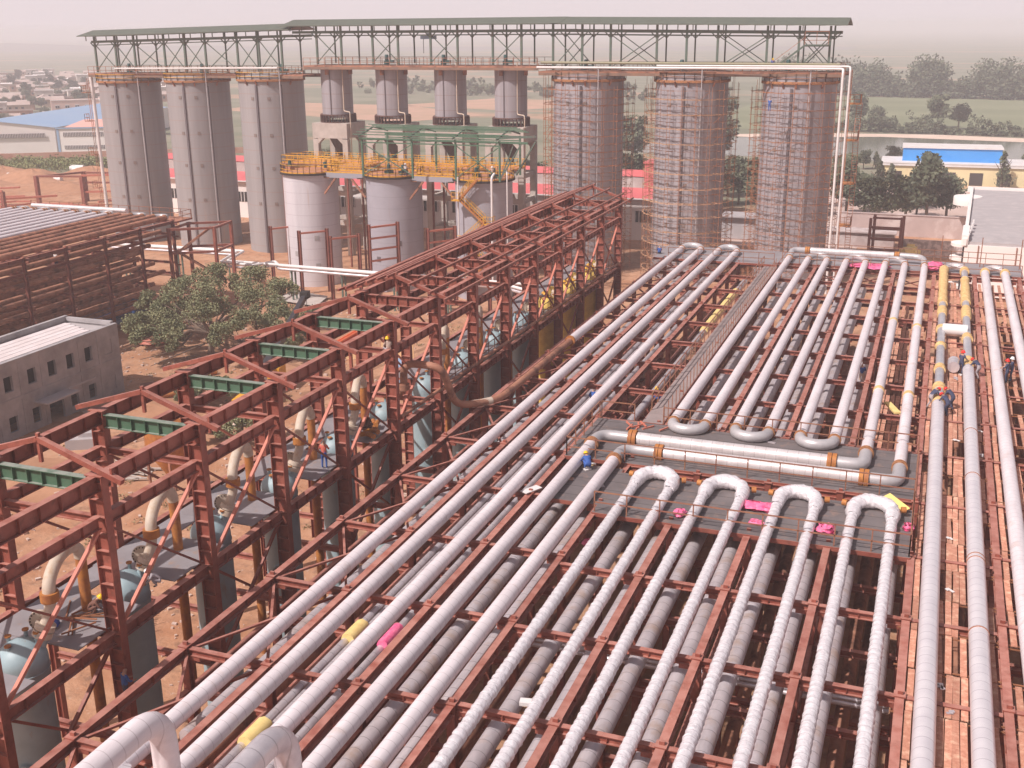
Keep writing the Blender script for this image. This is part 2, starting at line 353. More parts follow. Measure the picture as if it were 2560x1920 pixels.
# ---------------------------------------------------------------- trees
def leafmass(m, c, r, n, size, mi=0, flat=.8, rnd=random):
    for _ in range(n):
        while True:
            p = Vector((rnd.uniform(-1,1), rnd.uniform(-1,1), rnd.uniform(-1,1)))
            if .25 < p.length < 1: break
        p *= r; p.z *= flat; p += Vector(c)
        a = Vector((rnd.gauss(0,1), rnd.gauss(0,1), rnd.gauss(0,1))).normalized(); b = a.orthogonal().normalized()
        s = size*rnd.uniform(.6, 1.3); a *= s; b = b*s*.7
        k = len(m.v); m.v += [tuple(p-a), tuple(p-b*.8), tuple(p+a), tuple(p+b)]; m.face([k, k+1, k+2, k+3], mi)
def crown_mesh(name, H, R, lm, kind='round', nb=16, leaves=110, size=.35, seed=1):
    rnd = random.Random(seed); m = MB()
    for i in range(nb):
        if kind == 'cone':
            t = (i+.5)/nb; rr = R*(1-t)*.9+.2; a = rnd.uniform(0, 2*pi); q = rnd.uniform(0, .6)*rr
            leafmass(m, (q*cos(a), q*sin(a), H*(.15+.82*t)), rr*.62+.15, leaves, size, 0, .9, rnd)
        else:
            a = rnd.uniform(0, 2*pi); q = R*sqrt(rnd.uniform(0, 1))*.72; z = rnd.uniform(.35, .9)*H
            rr = R*rnd.uniform(.28, .46)*(1.15-.4*abs(z/H-.62))
            leafmass(m, (q*cos(a), q*sin(a), z), rr, leaves, size, 0, .8, rnd)
    return m.mesh(name, lm)
def trunk_mesh(H, r, seed=1, limbs=5, R=2):
    rnd = random.Random(seed); m = MB()
    m.tube([(0,0,-.2), (.1*rnd.uniform(-1,1), 0, H*.3), (.2*rnd.uniform(-1,1), .1, H*.8)], [r*1.3, r, r*.4], 7, caps=False)
    for i in range(limbs):
        a = 2*pi*i/limbs+rnd.uniform(-.4,.4); z = H*rnd.uniform(.28,.5)
        m.tube([(0,0,z), (R*.35*cos(a), R*.35*sin(a), z+H*.14), (R*.7*cos(a), R*.7*sin(a), z+H*.3)], [r*.5, r*.35, r*.12], 5, caps=False)
    return m.mesh('trunk', BARK)
TRK = {}
for k, (H, R, lm, kind, nb, lv, sz) in {
    'round1': (9, 3.6, LEAFD, 'round', 18, 120, .34), 'round2': (8, 4.2, LEAFM, 'round', 20, 110, .36),
    'round3': (11, 4.0, LEAFD, 'round', 22, 110, .38), 'tall': (12, 3.0, LEAFM, 'round', 18, 110, .35),
    'cone1': (6.2, 2.9, LEAFD, 'cone', 12, 110, .24), 'cone2': (7, 2.2, LEAFM, 'cone', 14, 60, .22),
    'loose': (8, 3.6, LEAFO, 'round', 12, 60, .32)}.items():
    TRK[k] = (crown_mesh('crown', H, R, lm, kind, nb, lv, sz, seed=len(k)+nb), trunk_mesh(H, .22, nb, 5, R))
def tree(kind, x, y, sc, label, group=None, name='broadleaf_tree', sz=None):
    t = thing(name, label, 'tree', (x, y, 0), random.uniform(0, 6.3), group)
    t.scale = (sc, sc, sz or sc)
    part('crown', TRK[kind][0], t); part('trunk', TRK[kind][1], t)
    return t
# the grove right of the last silo and around the yellow building (coordinates in metres)
g = 'trees behind the last silo'
for i, (k, x, y, s, l) in enumerate([
    ('round3', -16.8, 236, 1.15, 'tall dark tree directly behind the white vertical pipes of the last silo'),
    ('round1', -13.0, 231, 1.1, 'low dark bushy tree just right of the white vertical pipes'),
    ('round2', -10.2, 230, 1.05, 'small leafy tree in front of the pale yard behind the site wall'),
    ('tall', -19.5, 252, 1.05, 'leaning loose tree rising above the pond behind the silo stair'),
    ('round2', -5.2, 231, 1.1, 'pale green small tree left of the largest dark tree near the round corner building'),
    ('round3', -1.4, 229, 1.28, 'largest dark spreading tree left of the grey flat roof'),
    ('round1', 2.2, 233, 1.1, 'dark tree touching the round balconies of the flat roofed building'),
    ('round1', -3.4, 238, .9, 'dark tree hiding the left doors of the yellow building'),
    ('cone1', -3.6, 250, 1.35, 'pointed dark conifer rising over the broad trees before the yellow building'),
    ('cone1', -12.8, 276, 1.1, 'pointed conifer at the left corner of the yellow building'),
    ('cone1', -10.2, 277, 1.0, 'second pointed conifer against the yellow wall'),
    ('cone2', 13.8, 281, 1.35, 'thin layered fir in front of the right end of the yellow building'),
    ('loose', -21.5, 246, 1.0, 'scraggly tree seen between the last silo and its stair')]):
    tree(k, x, y, s, l, g)
for i, (k, x, y, s, l) in enumerate([
    ('round3', -31, 446, 1.25, 'tall round tree on the far bank above the left end of the pond'),
    ('round1', -23, 442, 1.0, 'round tree right of the tallest one on the far bank'),
    ('round3', -2, 452, 1.15, 'large round tree alone in the middle of the far field'),
    ('round1', 5, 449, 1.1, 'broad tree beside the large one in the middle of the far field'),
    ('loose', 33, 462, 1.2, 'thin forked tree in the green field near the right edge'),
    ('round2', -12, 330, .62, 'low tree on the near pond bank behind the left part of the blue roof'),
    ('round2', -1, 326, .62, 'low tree on the near pond bank behind the middle of the blue roof'),
    ('round2', 8, 322, .62, 'low tree on the near pond bank behind the right part of the blue roof'),
    ('round1', 22, 318, .7, 'dark tree on the near pond bank at the right edge'),
    ('round1', -19, 316, .6, 'dark tree on the near pond bank left of the yellow building'),
    ('cone1', -16, 318, .75, 'pointed tree on the near pond bank left of the yellow building')]):
    tree(k, x, y, s, l, 'trees around the pond')
rnd = random.Random(3)
def hedge(name, x0, y0, x1, y1, hgt, wdt, n, size, lm, label, cat):
    m = MB()
    for i in range(n):
        t = rnd.random(); x = x0+(x1-x0)*t; y = y0+(y1-y0)*t+rnd.uniform(-wdt, wdt)
        h = hgt*(.65+.35*sin(t*37+1.3*sin(t*90)))*rnd.uniform(.75, 1.1)
        for _ in range(2): leafmass(m, (x+rnd.uniform(-3,3), y, h*rnd.uniform(.15,.85)), h*.22, 24, size, 0, .9, rnd)
    return solo(name, m.mesh(name, lm), label, cat, kind='stuff')
hedge('far_wood', -90, 668, 120, 622, 21, 14, 1500, .8, LEAFD, 'long dark belt of tall trees beyond the green field', 'wood')
hedge('bank_bushes', -48, 434, 62, 420, 7, 4, 260, .5, LEAFD, 'dense low bushes along the far bank of the pond', 'bushes')
hedge('far_wood', -330, 640, -110, 600, 9, 26, 220, 1.0, LEAFM, 'hazy scattered wood far beyond the short silos', 'wood')
g = 'trees behind the short silos and the red roofed building'
for i in range(46):
    x = -150+i*2.55+rnd.uniform(-2,2); y = rnd.uniform(232, 262)
    tree(rnd.choice(['round1','round2','round3','tall']), x, y, rnd.uniform(.6, .95), 'dark tree in the row beyond the red roofed building', g)
for x, y, s in ((-50,225,1.25),(-46,229,1.2),(-43.5,222,1.1),(-33,226,1.15),(-29.5,229,1.2),(-27.5,224,1.25),(-26,232,1.2),(-30,240,1.2),(-47,238,1.25),(-62,300,1.7),(-70,310,1.6),(-57,302,1.8),(-80,305,1.3),(-66,295,1.4)):
    tree(rnd.choice(['round3','tall']), x, y, s, 'tall dark tree seen in the gap between the scaffolded silos', 'trees between the scaffolded silos')

# ---------------------------------------------------------------- village in the haze, left
def house_meshes(W, D, H, k, pitched):
    b = MB().box((0,0,H/2), (W, D, H)).mesh('wall', VW[k])
    r = MB()
    if pitched:
        n = len(r.v); o = .3
        r.v += [(-W/2-o,-D/2-o,H),(W/2+o,-D/2-o,H),(W/2+o,D/2+o,H),(-W/2-o,D/2+o,H),(-W/2-o,0,H+D*.22),(W/2+o,0,H+D*.22)]
        for f in ([0,1,5,4],[2,3,4,5],[1,2,5],[3,0,4],[3,2,1,0]): r.face(f)
    else:
        r.box((0,0,H+.12), (W+.5, D+.5, .24)); r.box((0,-D/2,H+.45), (W+.3,.15,.5))
    wn = MB()
    for i in range(int(W/2.4)): wn.box((-W/2+1.4+i*2.4, -D/2-.02, H*.58), (1.0,.08,1.1))
    wn2 = MB()
    for i in range(max(1, int(D/3))): wn2.box((W/2+.02, -D/2+1.5+i*3, H*.58), (.08,1.0,1.1))
    return b, r.mesh('roof', VR if pitched or k == 1 else CREAM), wn.mesh('windows', GLASS), wn2.mesh('windows', GLASS)
HM = [house_meshes(*a) for a in ((9,6,3.4,0,1),(12,7,3.6,1,0),(8,7,6.2,2,0),(14,6,3.4,0,0),(10,6,3.5,1,1),(7,6,3.2,2,1))]
HL = ['low ochre walled village house fading into the haze', 'brick village house with flat roof fading into the haze', 'pale two storey village house fading into the haze',
      'long ochre village house with flat roof fading into the haze', 'small brick village house with pitched roof fading into the haze', 'small pale village house with pitched roof fading into the haze']
placed = []
rnd = random.Random(11); tries = 0
while len(placed) < 170 and tries < 12000:
    tries += 1
    y = rnd.uniform(300, 800); az = rnd.uniform(radians(37.6), radians(46.5)); x = -y*math.tan(az)
    if y < 345 and x > -330: continue
    if abs(x+384) < 22 and abs(y-428) < 22: continue
    if any(abs(x-a) < 12.5 and abs(y-b) < 9.5 for a, b in placed): continue
    placed.append((x, y)); k = rnd.randrange(6)
    h = thing('village_house', HL[k], 'house', (x, y, 0), rnd.choice([.72, .8, .76+pi/2]), 'village houses in the haze')
    h.scale = (1.15,1.15,1.1)
    for nm, me in zip(('wall','roof','window','window'), HM[k]): part(nm, me, h)
for i in range(85):
    y = rnd.uniform(330, 760); az = rnd.uniform(radians(36.8), radians(47)); x = -y*math.tan(az)
    if y < 365 and x > -345: continue
    if abs(x+390) < 24 and abs(y-425) < 24: continue
    tree(rnd.choice(['round1','round2','round3']), x, y, rnd.uniform(.6, 1.0), 'dark tree among the hazy village houses', 'trees in the village')
# pink house with four windows
b = thing('village_house', 'pink plastered house with a row of square windows above the blue roofed warehouse', 'house', (-366, 428, 0), .76)
part('wall', MB().box((0,0,3.6), (40,10,7.2)).mesh('wall', PINKW), b)
part('parapet', MB().box((0,-5.05,7.35), (40.4,.3,.35)).mesh('parapet', CREAM), b)
for i in range(9):
    wf = part('window', MB().box((0,0,0), (1.9,.1,1.5)).mesh('window', WHITE), b, (-17.5+i*4.2, -5.05, 4.6))
    part('pane', MB().box((-.45,-.06,-.15), (.75,.06,1.0)).box((.45,-.06,-.15), (.75,.06,1.0)).mesh('pane', GLASS), wf)
# white warehouse with pale blue gable roof (front gable faces lower right)
b = thing('warehouse', 'white warehouse with pale blue gabled roof and long window bands at the left edge', 'warehouse', (-265.1, 288.7, 0))
# local frame: corner at origin, gable wall runs to -u, side wall runs to +v
u = Vector((-.852,-.523,0)); v = Vector((.82,.57,0)); v = Vector((.86,.51,0)); back = Vector((-.27,.963,0))
def pt(a, c, z): p = u*a+back*c; return (p.x, p.y, z)
m = MB()
wid, dep, hh, rd = 40, 95, 7.8, 10.4
m.quad(pt(0,0,0), pt(wid,0,0), pt(wid,0,hh), pt(0,0,hh)); m.v += [pt(0,0,hh), pt(wid,0,hh), pt(wid/2,0,rd)]; m.face([4,5,6])
m.quad(pt(0,0,0), pt(0,dep,0), pt(0,dep,hh), pt(0,0,hh)); m.quad(pt(wid,0,0), pt(wid,dep,0), pt(wid,dep,hh), pt(wid,0,hh)); m.quad(pt(0,dep,0), pt(wid,dep,0), pt(wid,dep,hh), pt(0,dep,hh))
part('wall', m.mesh('wall', CREAM), b)
m = MB(); m.quad(pt(-.4,-.4,hh), pt(wid/2,-.4,rd+.1), pt(wid/2,dep,rd+.1), pt(-.4,dep,hh)); m.quad(pt(wid/2,-.4,rd+.1), pt(wid+.4,-.4,hh), pt(wid+.4,dep,hh), pt(wid/2,dep,rd+.1))
part('roof', m.mesh('roof', PBLUE), b)
WGL = mat('warehouse_glass', (.16,.14,.15), .3)
# side wing with strip windows along the visible long wall
ang = atan2(.43, .90)
m = MB().box((11,0,3.75), (22,.5,7.5)); wg = part('wall', m.mesh('wall', CREAM), b, (.6,.2,0), (0,0,ang))
part('window_band', MB().box((11.5,-.3,5.6), (19,.1,1.3)).mesh('window_band', WGL), wg)
part('window_band', MB().box((11.5,-.3,1.6), (19,.1,1.1)).mesh('window_band', WGL), wg)
m = MB()
for i in range(38):
    for z_, h_ in ((5.6,1.3),(1.6,1.1)): m.box((2.4+i*.49, -.38, z_), (.12,.06,h_))
part('mullion', m.mesh('mullion', WHITE), wg)
part('eave', MB().box((11,-.35,7.6), (22.4,.5,.3)).mesh('eave', PBLUE), wg)
part('corner_post', MB().box((.35,-.32,3.7), (.7,.12,7.4)).mesh('corner_post', PBLUE), wg)
rp = MB(); rp.v += [(2.5,-.3,7.85),(22,-.3,7.85),(22,9,9.6),(6.5,9,9.6)]; rp.face([0,1,2,3]); part('roof_panel', rp.mesh('roof_panel', PINKR), wg)
gw = part('window_band', MB().box((0,0,0), (19,.1,1.3)).mesh('window_band', WGL), b, tuple(u*12.5+Vector((.25,-.3,5.5))), (0,0,atan2(.523,.852)))
m = MB()
for i in range(40): m.box((-9.4+i*.48, -.1, 0), (.12,.06,1.3))
part('mullion', m.mesh('mullion', WHITE), gw)
# brick wall and weeds, soil mounds in front of the warehouse
m = MB(); m.bar((-300,246,.9), (-205,305,.9), .3, 1.8); solo('brick_wall', m.mesh('brick_wall', BRICK), 'long low brick wall in front of the white warehouse', 'wall')
def mound(name, pts, mt, kind='structure', label=None, cat=None):
    m = MB()
    for (x, y, r, h) in pts:
        base = len(m.v); n = 20; rn = 7
        for j in range(rn+1):
            for k in range(n):
                a = 2*pi*k/n; q = r*j/rn*(1+.15*sin(3*a+x)); z = h*(cos(pi*j/rn)*.5+.5)*(1+.15*sin(5*a+j))-.05
                m.v.append((x+q*cos(a)*1.5, y+q*sin(a), z))
        for j in range(rn):
            for k in range(n): k2 = (k+1) % n; m.face([base+j*n+k, base+(j+1)*n+k, base+(j+1)*n+k2, base+j*n+k2], 0, True)
    o = solo(name, m.mesh(name, mt), label, cat, kind=kind); return o
rnd = random.Random(5)
m = MB()
for i in range(420):
    t = rnd.random(); x = -262+t*58+rnd.uniform(-8,8); y = 246+t*22+rnd.uniform(-9,9)
    leafmass(m, (x, y, rnd.uniform(0, 2.2)), 1.4, 26, .32, 0, .7, rnd)
solo('weeds', m.mesh('weeds', GRASS), 'green weeds growing over the bank below the brick wall', 'weeds', kind='stuff')
SOIL = mat('piled_soil', (.46,.24,.14), .95, c2=(.36,.18,.10), scale=.5, bump=.5)
mound('dirt_mounds', [(-252,240,12,3),(-238,238,10,2),(-222,232,9,2.6),(-212,243,10,2.4),(-200,236,9,2),(-236,222,12,1.6),(-205,222,10,1.4),(-190,228,9,2),(-228,212,9,1.2)], SOIL)
mound('dirt_mounds', [(-70,142,4,.9),(-76,150,5,1.0),(-96,132,5,.8),(-60,124,5,.7),(-70,118,6,.7),(-84,122,5,.5),(-66,96,5,.6),(-74,88,5,.7),(-60,82,5,.7),(-70,70,6,.5)], SOIL)
for i, (x, y, z) in enumerate([(-231,233.5,.6),(-228.8,233.2,.6),(-226.6,232.8,.6),(-224.3,232.5,.6),(-222,232.2,.6),(-219.6,231.9,.6),(-217,231.6,.6),(-213.3,231.2,.5)]):
    m = MB().tube([(-1,0,0),(1,.15,0)], .62, 14)
    solo('concrete_pipe', m.mesh('concrete_pipe', WHITE), ORD[i]+' from the left in the row of short white concrete pipes lying on the soil', 'concrete pipe', (x, y, z+.05), group='concrete pipes on the soil')
for i, (x, y, z) in enumerate([(-223.5,250,.8),(-220,247,.8)]):
    m = MB().tube([(-2,0,0),(2,.6,0)], .9, 14); solo('concrete_pipe', m.mesh('concrete_pipe', WHITE), ('far','near')[i]+' one of the two large white concrete pipes lying by the weeds', 'concrete pipe', (x, y, z), group='large concrete pipes by the weeds')

# ---------------------------------------------------------------- yellow building with blue roof box
b = thing('yellow_building', 'long pale yellow single storey building with dark doors and bright blue roof box', 'building', (-12.6, 284, 0), .03)
part('wall', MB().box((25,6,2.75), (50,12,5.5)).mesh('wall', YELW), b)
part('roof', MB().box((25,6,5.62), (51,13,.25)).box((25,-.3,5.2), (51,.25,.5)).mesh('roof', WHITE), b)
part('roof_box', MB().box((15.2,7,7.3), (22,8,3.1)).mesh('roof_box', BLUER), b)
part('roof_box_cap', MB().box((15.2,7,9.0), (22.4,8.6,.4)).mesh('roof_box_cap', WHITE), b)
for i in range(8): part('door', MB().box((0,0,0), (2.9,.1,3.3)).mesh('door', GLASS), b, (2.9+i*6.0, -.04, 2.0))
part('plinth', MB().box((25,-.12,.35), (50.2,.1,.7)).mesh('plinth', mat('orange_plinth', (.75,.50,.30), .8)), b)
# grey flat roofed building with rounded corner
b = thing('flat_roof_building', 'cream building with grey flat roof and rounded corner balconies at the right edge', 'building', (3.6, 166.5, 0), -.03)
part('wall', MB().poly([(.8,0),(40,0),(40,56),(.8,56)], 0, 7.6).mesh('wall', CREAM), b)
part('roof', MB().poly([(1.1,.3),(39.7,.3),(39.7,55.7),(1.1,55.7)], 7.6, 8.0).mesh('roof', GROOF), b)
part('parapet', MB().box((.75,28,8.0), (.5,56.4,1.0)).box((20,56.2,8.0), (40,.4,1.0)).box((.75,4.5,8.1), (.9,9,1.6)).mesh('parapet', CREAM), b)
for z in (1.2, 3.2, 5.2, 7.2):
    m = MB().lathe([(0.01,.5),(1.6,.5),(1.7,.45),(1.7,0),(.01,0)], 24); part('balcony', m.mesh('balcony', CREAM), b, (.6, 5, z-.6))
m = MB().lathe([(0.01,1.5),(2.3,1.5),(2.4,1.3),(2.4,0),(.01,0)], 28); part('balcony', m.mesh('balcony', CREAM), b, (.3, 46, 6.6))
part('stair_glass', MB().box((.7,5,3.7), (.3,6,6.5)).mesh('stair_glass', DARK), b)
for i in range(5):
    part('roof_bracket', MB().box((0,0,0), (.25,1.2,.3)).mesh('roof_bracket', WHITE), b, (1.2+i*.1, 2+i*3.1, 8.7))
for i, x in enumerate((2.6, 7.5, 11.8)): part('downpipe', MB().bar((0,0,0), (0,0,7.4), .12, .12).mesh('downpipe', RAIL), b, (x, -.1, .2))
# long walls and low sheds between the last silo and the building
m = MB().box((0,0,1.9), (26,.4,3.8)).box((0,-.02,3.9), (26.2,.6,.15)); solo('site_wall', m.mesh('site_wall', WALL), 'long pinkish grey site wall behind the last silo', 'wall', (-4, 215, 0), -.02)
m = MB().box((0,0,1.4), (12,.4,2.8)); solo('site_wall', m.mesh('site_wall', mat('rubble_wall', (.62,.52,.50), .9, c2=(.35,.28,.27), scale=1.2, lo=.45, hi=.55)), 'rough white rubble wall below the grey flat roof', 'wall', (1.5, 196, 0), -.02)
m = MB().box((0,0,1.3), (13,4,2.6)).box((0,0,2.7), (13.6,4.8,.2)); solo('low_shed', m.mesh('low_shed', WALL), 'low long shed with flat roof behind the white vertical pipes', 'shed', (-12.5, 203, 0), -.02)
# dark red steel stand
b = thing('steel_stand', 'dark red steel stand with many cross bars behind the far pipe bends', 'steel stand', (-9.6, 191, 0), -.03)
for i, (x, y) in enumerate([(0,0),(4.8,.2),(.3,4),(4.9,4)]): part('leg', MB().box((0,0,3.4), (.45,.45,6.8+(.6 if i == 1 else 0))).mesh('leg', REDD), b, (x, y, 0))
for i in range(7):
    part('cross_bar', MB().bar((0,0,0), (4.8,.1,0), .3, .3).mesh('cross_bar', REDD), b, (0, -.2 if i % 2 else 3.8, .9+i*.9))
part('step_box', MB().box((2.4,.2,1.0), (3.4,1,1.2)).mesh('step_box', REDD), b)
m = MB()
for i in range(14): m.box((rnd.uniform(-.7,.7), rnd.uniform(-4,4), .5+i*.12), (1.3,1.6,.7), 0, rnd.uniform(0,3))
solo('sack_stack', m.mesh('sack_stack', SLAB), 'row of pale yellow sacks beside the dark red stand', 'sacks', (-3.2, 193, 0))
# red roofed building behind the short silos
for x0, x1, y0, dz, lab in ((-160,-42,196,0,'long white walled building with red sheet roof seen behind the silos'),):
    b = thing('red_roof_building', lab, 'building', (x0, y0, 0))
    L = x1-x0
    part('wall', MB().box((L/2,8,3.85), (L,16,7.7)).mesh('wall', CREAM), b)
    m = MB(); m.v += [(0,-.6,7.6),(L,-.6,7.6),(L,4,8.9),(0,4,8.9),(0,7,10.5),(L,7,10.5),(L,10,11.4),(0,10,11.4),(0,17,9.8),(L,17,9.8)]
    m.face([0,1,2,3]); m.face([4,5,6,7]); m.face([7,6,9,8]); part('roof', m.mesh('roof', REDR), b)
    part('clerestory', MB().box((L/2,9.9,9.0), (L-.4,5.6,2.7)).mesh('clerestory', WALL), b)
    part('gutter', MB().box((L/2,-.7,7.55), (L,.2,.2)).mesh('gutter', WHITE), b)
    for i in range(int(L/6)):
        wv = part('window', MB().box((0,0,0), (3.2,.08,2.0)).mesh('window', DARK), b, (3+i*6, -.03, 4.3))
        m = MB()
        for k in range(5): m.box((-1.5+k*.75, -.05, 0), (.16,.06,2.0))
        part('frame', m.mesh('frame', WHITE), wv)
m = MB().box((0,0,5), (6,6,10)).box((0,0,10.15), (6.6,6.6,.3)); solo('stair_block', m.mesh('stair_block', REDR), 'small red topped block on the right end of the red roofed building', 'building', (-48.5, 205, 3), scale=(.7,.8,1))
# small workshop, dark shed between silos
m = MB().box((0,0,2), (10,5,4)).box((0,-.3,4.1), (10.6,6,.2)); solo('workshop', m.mesh('workshop', GROOF), 'small grey workshop between the second and third scaffolded silos', 'shed', (-31, 205, 0))
m = MB().box((0,0,1.5), (7,3,3)); solo('timber_stack', m.mesh('timber_stack', ORANGE), 'orange timber stack on the ground between two scaffolded silos', 'timber', (-28.3, 176, 0))

rnd = random.Random(19); m = MB()
for i in range(2600):
    x, y = rnd.uniform(-92,-38), rnd.uniform(46,140)
    if x < -78.5 and y < 93: continue
    s_ = rnd.uniform(.05,.22)*(2 if rnd.random() < .06 else 1)
    m.box((x, y, s_*.3), (s_*rnd.uniform(.8,2.2), s_, s_*.8), 0, rnd.uniform(0,3))
solo('gravel', m.mesh('gravel', STONE), 'small stones and bits of rubble strewn over the soil behind the frame', 'rubble', kind='stuff')
m = MB()
for i in range(260):
    x, y = rnd.uniform(-90,-40), rnd.uniform(48,135)
    if x < -78.5 and y < 95: continue
    leafmass(m, (x, y, .15), rnd.uniform(.3,.9), 26, .09, 0, .4, rnd)
solo('dry_weeds', m.mesh('dry_weeds', mat('dry_weeds', (.24,.19,.09), .9, c2=(.32,.24,.13), scale=1)), 'patches of dry weeds on the soil around the trees', 'weeds', kind='stuff')
m = MB()
for (x0,y0,x1,y1) in ((-76,62,-60,100),(-73,61,-57,99),(-60,100,-52,138),(-57.4,99.5,-49.4,137),(-92,116,-60,104),(-92,118.4,-60,106.4)):
    m.bar((x0,y0,-.02),(x1,y1,-.02),.7,.07)
struct('wheel_tracks', m.mesh('wheel_tracks', mat('packed_soil', (.27,.135,.075), .95, c2=(.36,.19,.11), scale=.8, bump=.5)))
# ---------------------------------------------------------------- tall silos
YC = 170
SIL = [(-137.7,5.35,29.3,0),(-123.1,5.42,29.5,0),(-108.2,5.5,29.8,0),(-51.6,5.41,30.2,1),(-35.6,5.33,30.2,1),(-19.9,5.2,30.1,1)]
slab = ['leftmost tall grey silo with its shaded right side', 'second tall grey silo from the left', 'third tall grey silo just left of the short silos',
        'scaffolded tall silo right of the short silos', 'middle one of the three scaffolded tall silos, wrapped in pale tubes', 'rightmost tall scaffolded silo beside the white vertical pipes']
SEAM = mat('dark_silo_rib', (.13,.11,.12), .7)
for i, (x, R, H, sc) in enumerate(SIL):
    s = thing('silo', slab[i], 'silo', (x, YC, 0), 0, 'tall silos')
    m = MB().lathe([(R,0),(R,H-1.0),(R+.08,H-.95),(R+.08,H-.3)], 72).lathe([(R+.08,H-.3),(R*.5,H+.2),(.01,H+.3)], 72)
    part('shell', m.mesh('shell', SILOR if sc else SILO), s)
    part('top_ring', MB().lathe([(R+.14,H-1.1),(R+.3,H-1.05),(R+.3,H-.75),(R+.14,H-.7)], 72).mesh('top_ring', RUST), s)
    az = atan2(-YC, -x)                               # side turned towards the site
    for k, off in enumerate((-.47, .28) if not sc else (-.22,)):
        a = az+off; m = MB().bar(((R+.04)*cos(a), (R+.04)*sin(a), 0), ((R+.04)*cos(a), (R+.04)*sin(a), H-1.6), .32, .3)
        part('rib', m.mesh('rib', SEAM), s)
    a = az+.24; px, py = (R+.4)*cos(a), (R+.4)*sin(a)
    part('downpipe', MB().tube([(px,py,1),(px,py,H+1.2)], .1, 8).mesh('downpipe', BEND), s)
    for z in (26, 20, 14.5, 8.5):
        for off in (-.62, -.1):
            a = az+off; bx = MB().box((0,0,0), (.1,.5,.5)); part('hatch', bx.mesh('hatch', mat('brown_hatch', (.24,.19,.17), .8)), s, ((R+.02)*cos(a), (R+.02)*sin(a), z), (0,0,a))
    # yellow or rusty handrail round the roof edge
    rm = railing([((R+.25)*cos(2*pi*k/24), (R+.25)*sin(2*pi*k/24), H-.75) for k in range(24)], 1.15, 1.4, .05, closed=True)
    part('railing', rm.mesh('railing', YEL if not sc else TUBE), s)
    for k in range(5):
        a = az-.8+k*.35; part('bracket', MB().bar((R*cos(a),R*sin(a),H-1.6),((R+.5)*cos(a),(R+.5)*sin(a),H-.8),.2,.2).mesh('bracket', RUSTP), s)
    if not sc: continue
    # scaffolding
    g = thing('scaffolding', ['rusty tube scaffolding around the first scaffolded silo','pale bamboo coloured scaffolding rings around the middle scaffolded silo','rusty tube scaffolding around the rightmost silo'][i-3], 'scaffolding', (x, YC, 0))
    rn = random.Random(i); n = 20; r1, r2 = R+.7, R+1.6
    pm = BAMB if i == 4 else TUBE
    for k in range(n):
        a = 2*pi*k/n
        if sin(a) > .55: continue
        for rr in (r1, r2):
            part('standard', MB().bar((rr*cos(a)+rn.uniform(-.1,.1), rr*sin(a), 0), (rr*cos(a)+rn.uniform(-.1,.1), rr*sin(a), H+rn.uniform(-2,.3)), .048).mesh('standard', TUBE), g)
    nl = 25 if i != 4 else 26
    for j in range(nl):
        z = 1.2+j*(H-2.4)/nl+rn.uniform(-.12,.12); m = MB()
        for rr in (r1, r2):
            if rr == r2 and j % 2: continue
            for k in range(n):
                a, b2 = 2*pi*k/n, 2*pi*(k+1)/n
                if sin((a+b2)/2) > .6: continue
                e = .09; dz = rn.uniform(-.07,.07); dz2 = rn.uniform(-.07,.07)
                wd = .07 if i == 4 and rr == r2 else .042
                m.bar((rr*cos(a-e), rr*sin(a-e), z+dz), (rr*cos(b2+e), rr*sin(b2+e), z+dz2), wd)
        for k in range(0, n, 2):
            a = 2*pi*k/n
            if sin(a) > .55: continue
            m.bar((R*cos(a), R*sin(a), z), ((r2+.25)*cos(a), (r2+.25)*sin(a), z), .045)
        part('ledger', m.mesh('ledger', pm if (j % 2 == 0 or i != 4) else TUBE), g)
    for k in range(26):
        a = rn.uniform(pi*1.02, pi*1.98); z = rn.uniform(2, H-4); rr = r2
        part('brace', MB().bar((rr*cos(a), rr*sin(a), z), (rr*cos(a+.35), rr*sin(a+.35), z+rn.choice([-1.8,1.8])), .045).mesh('brace', TUBE), g)
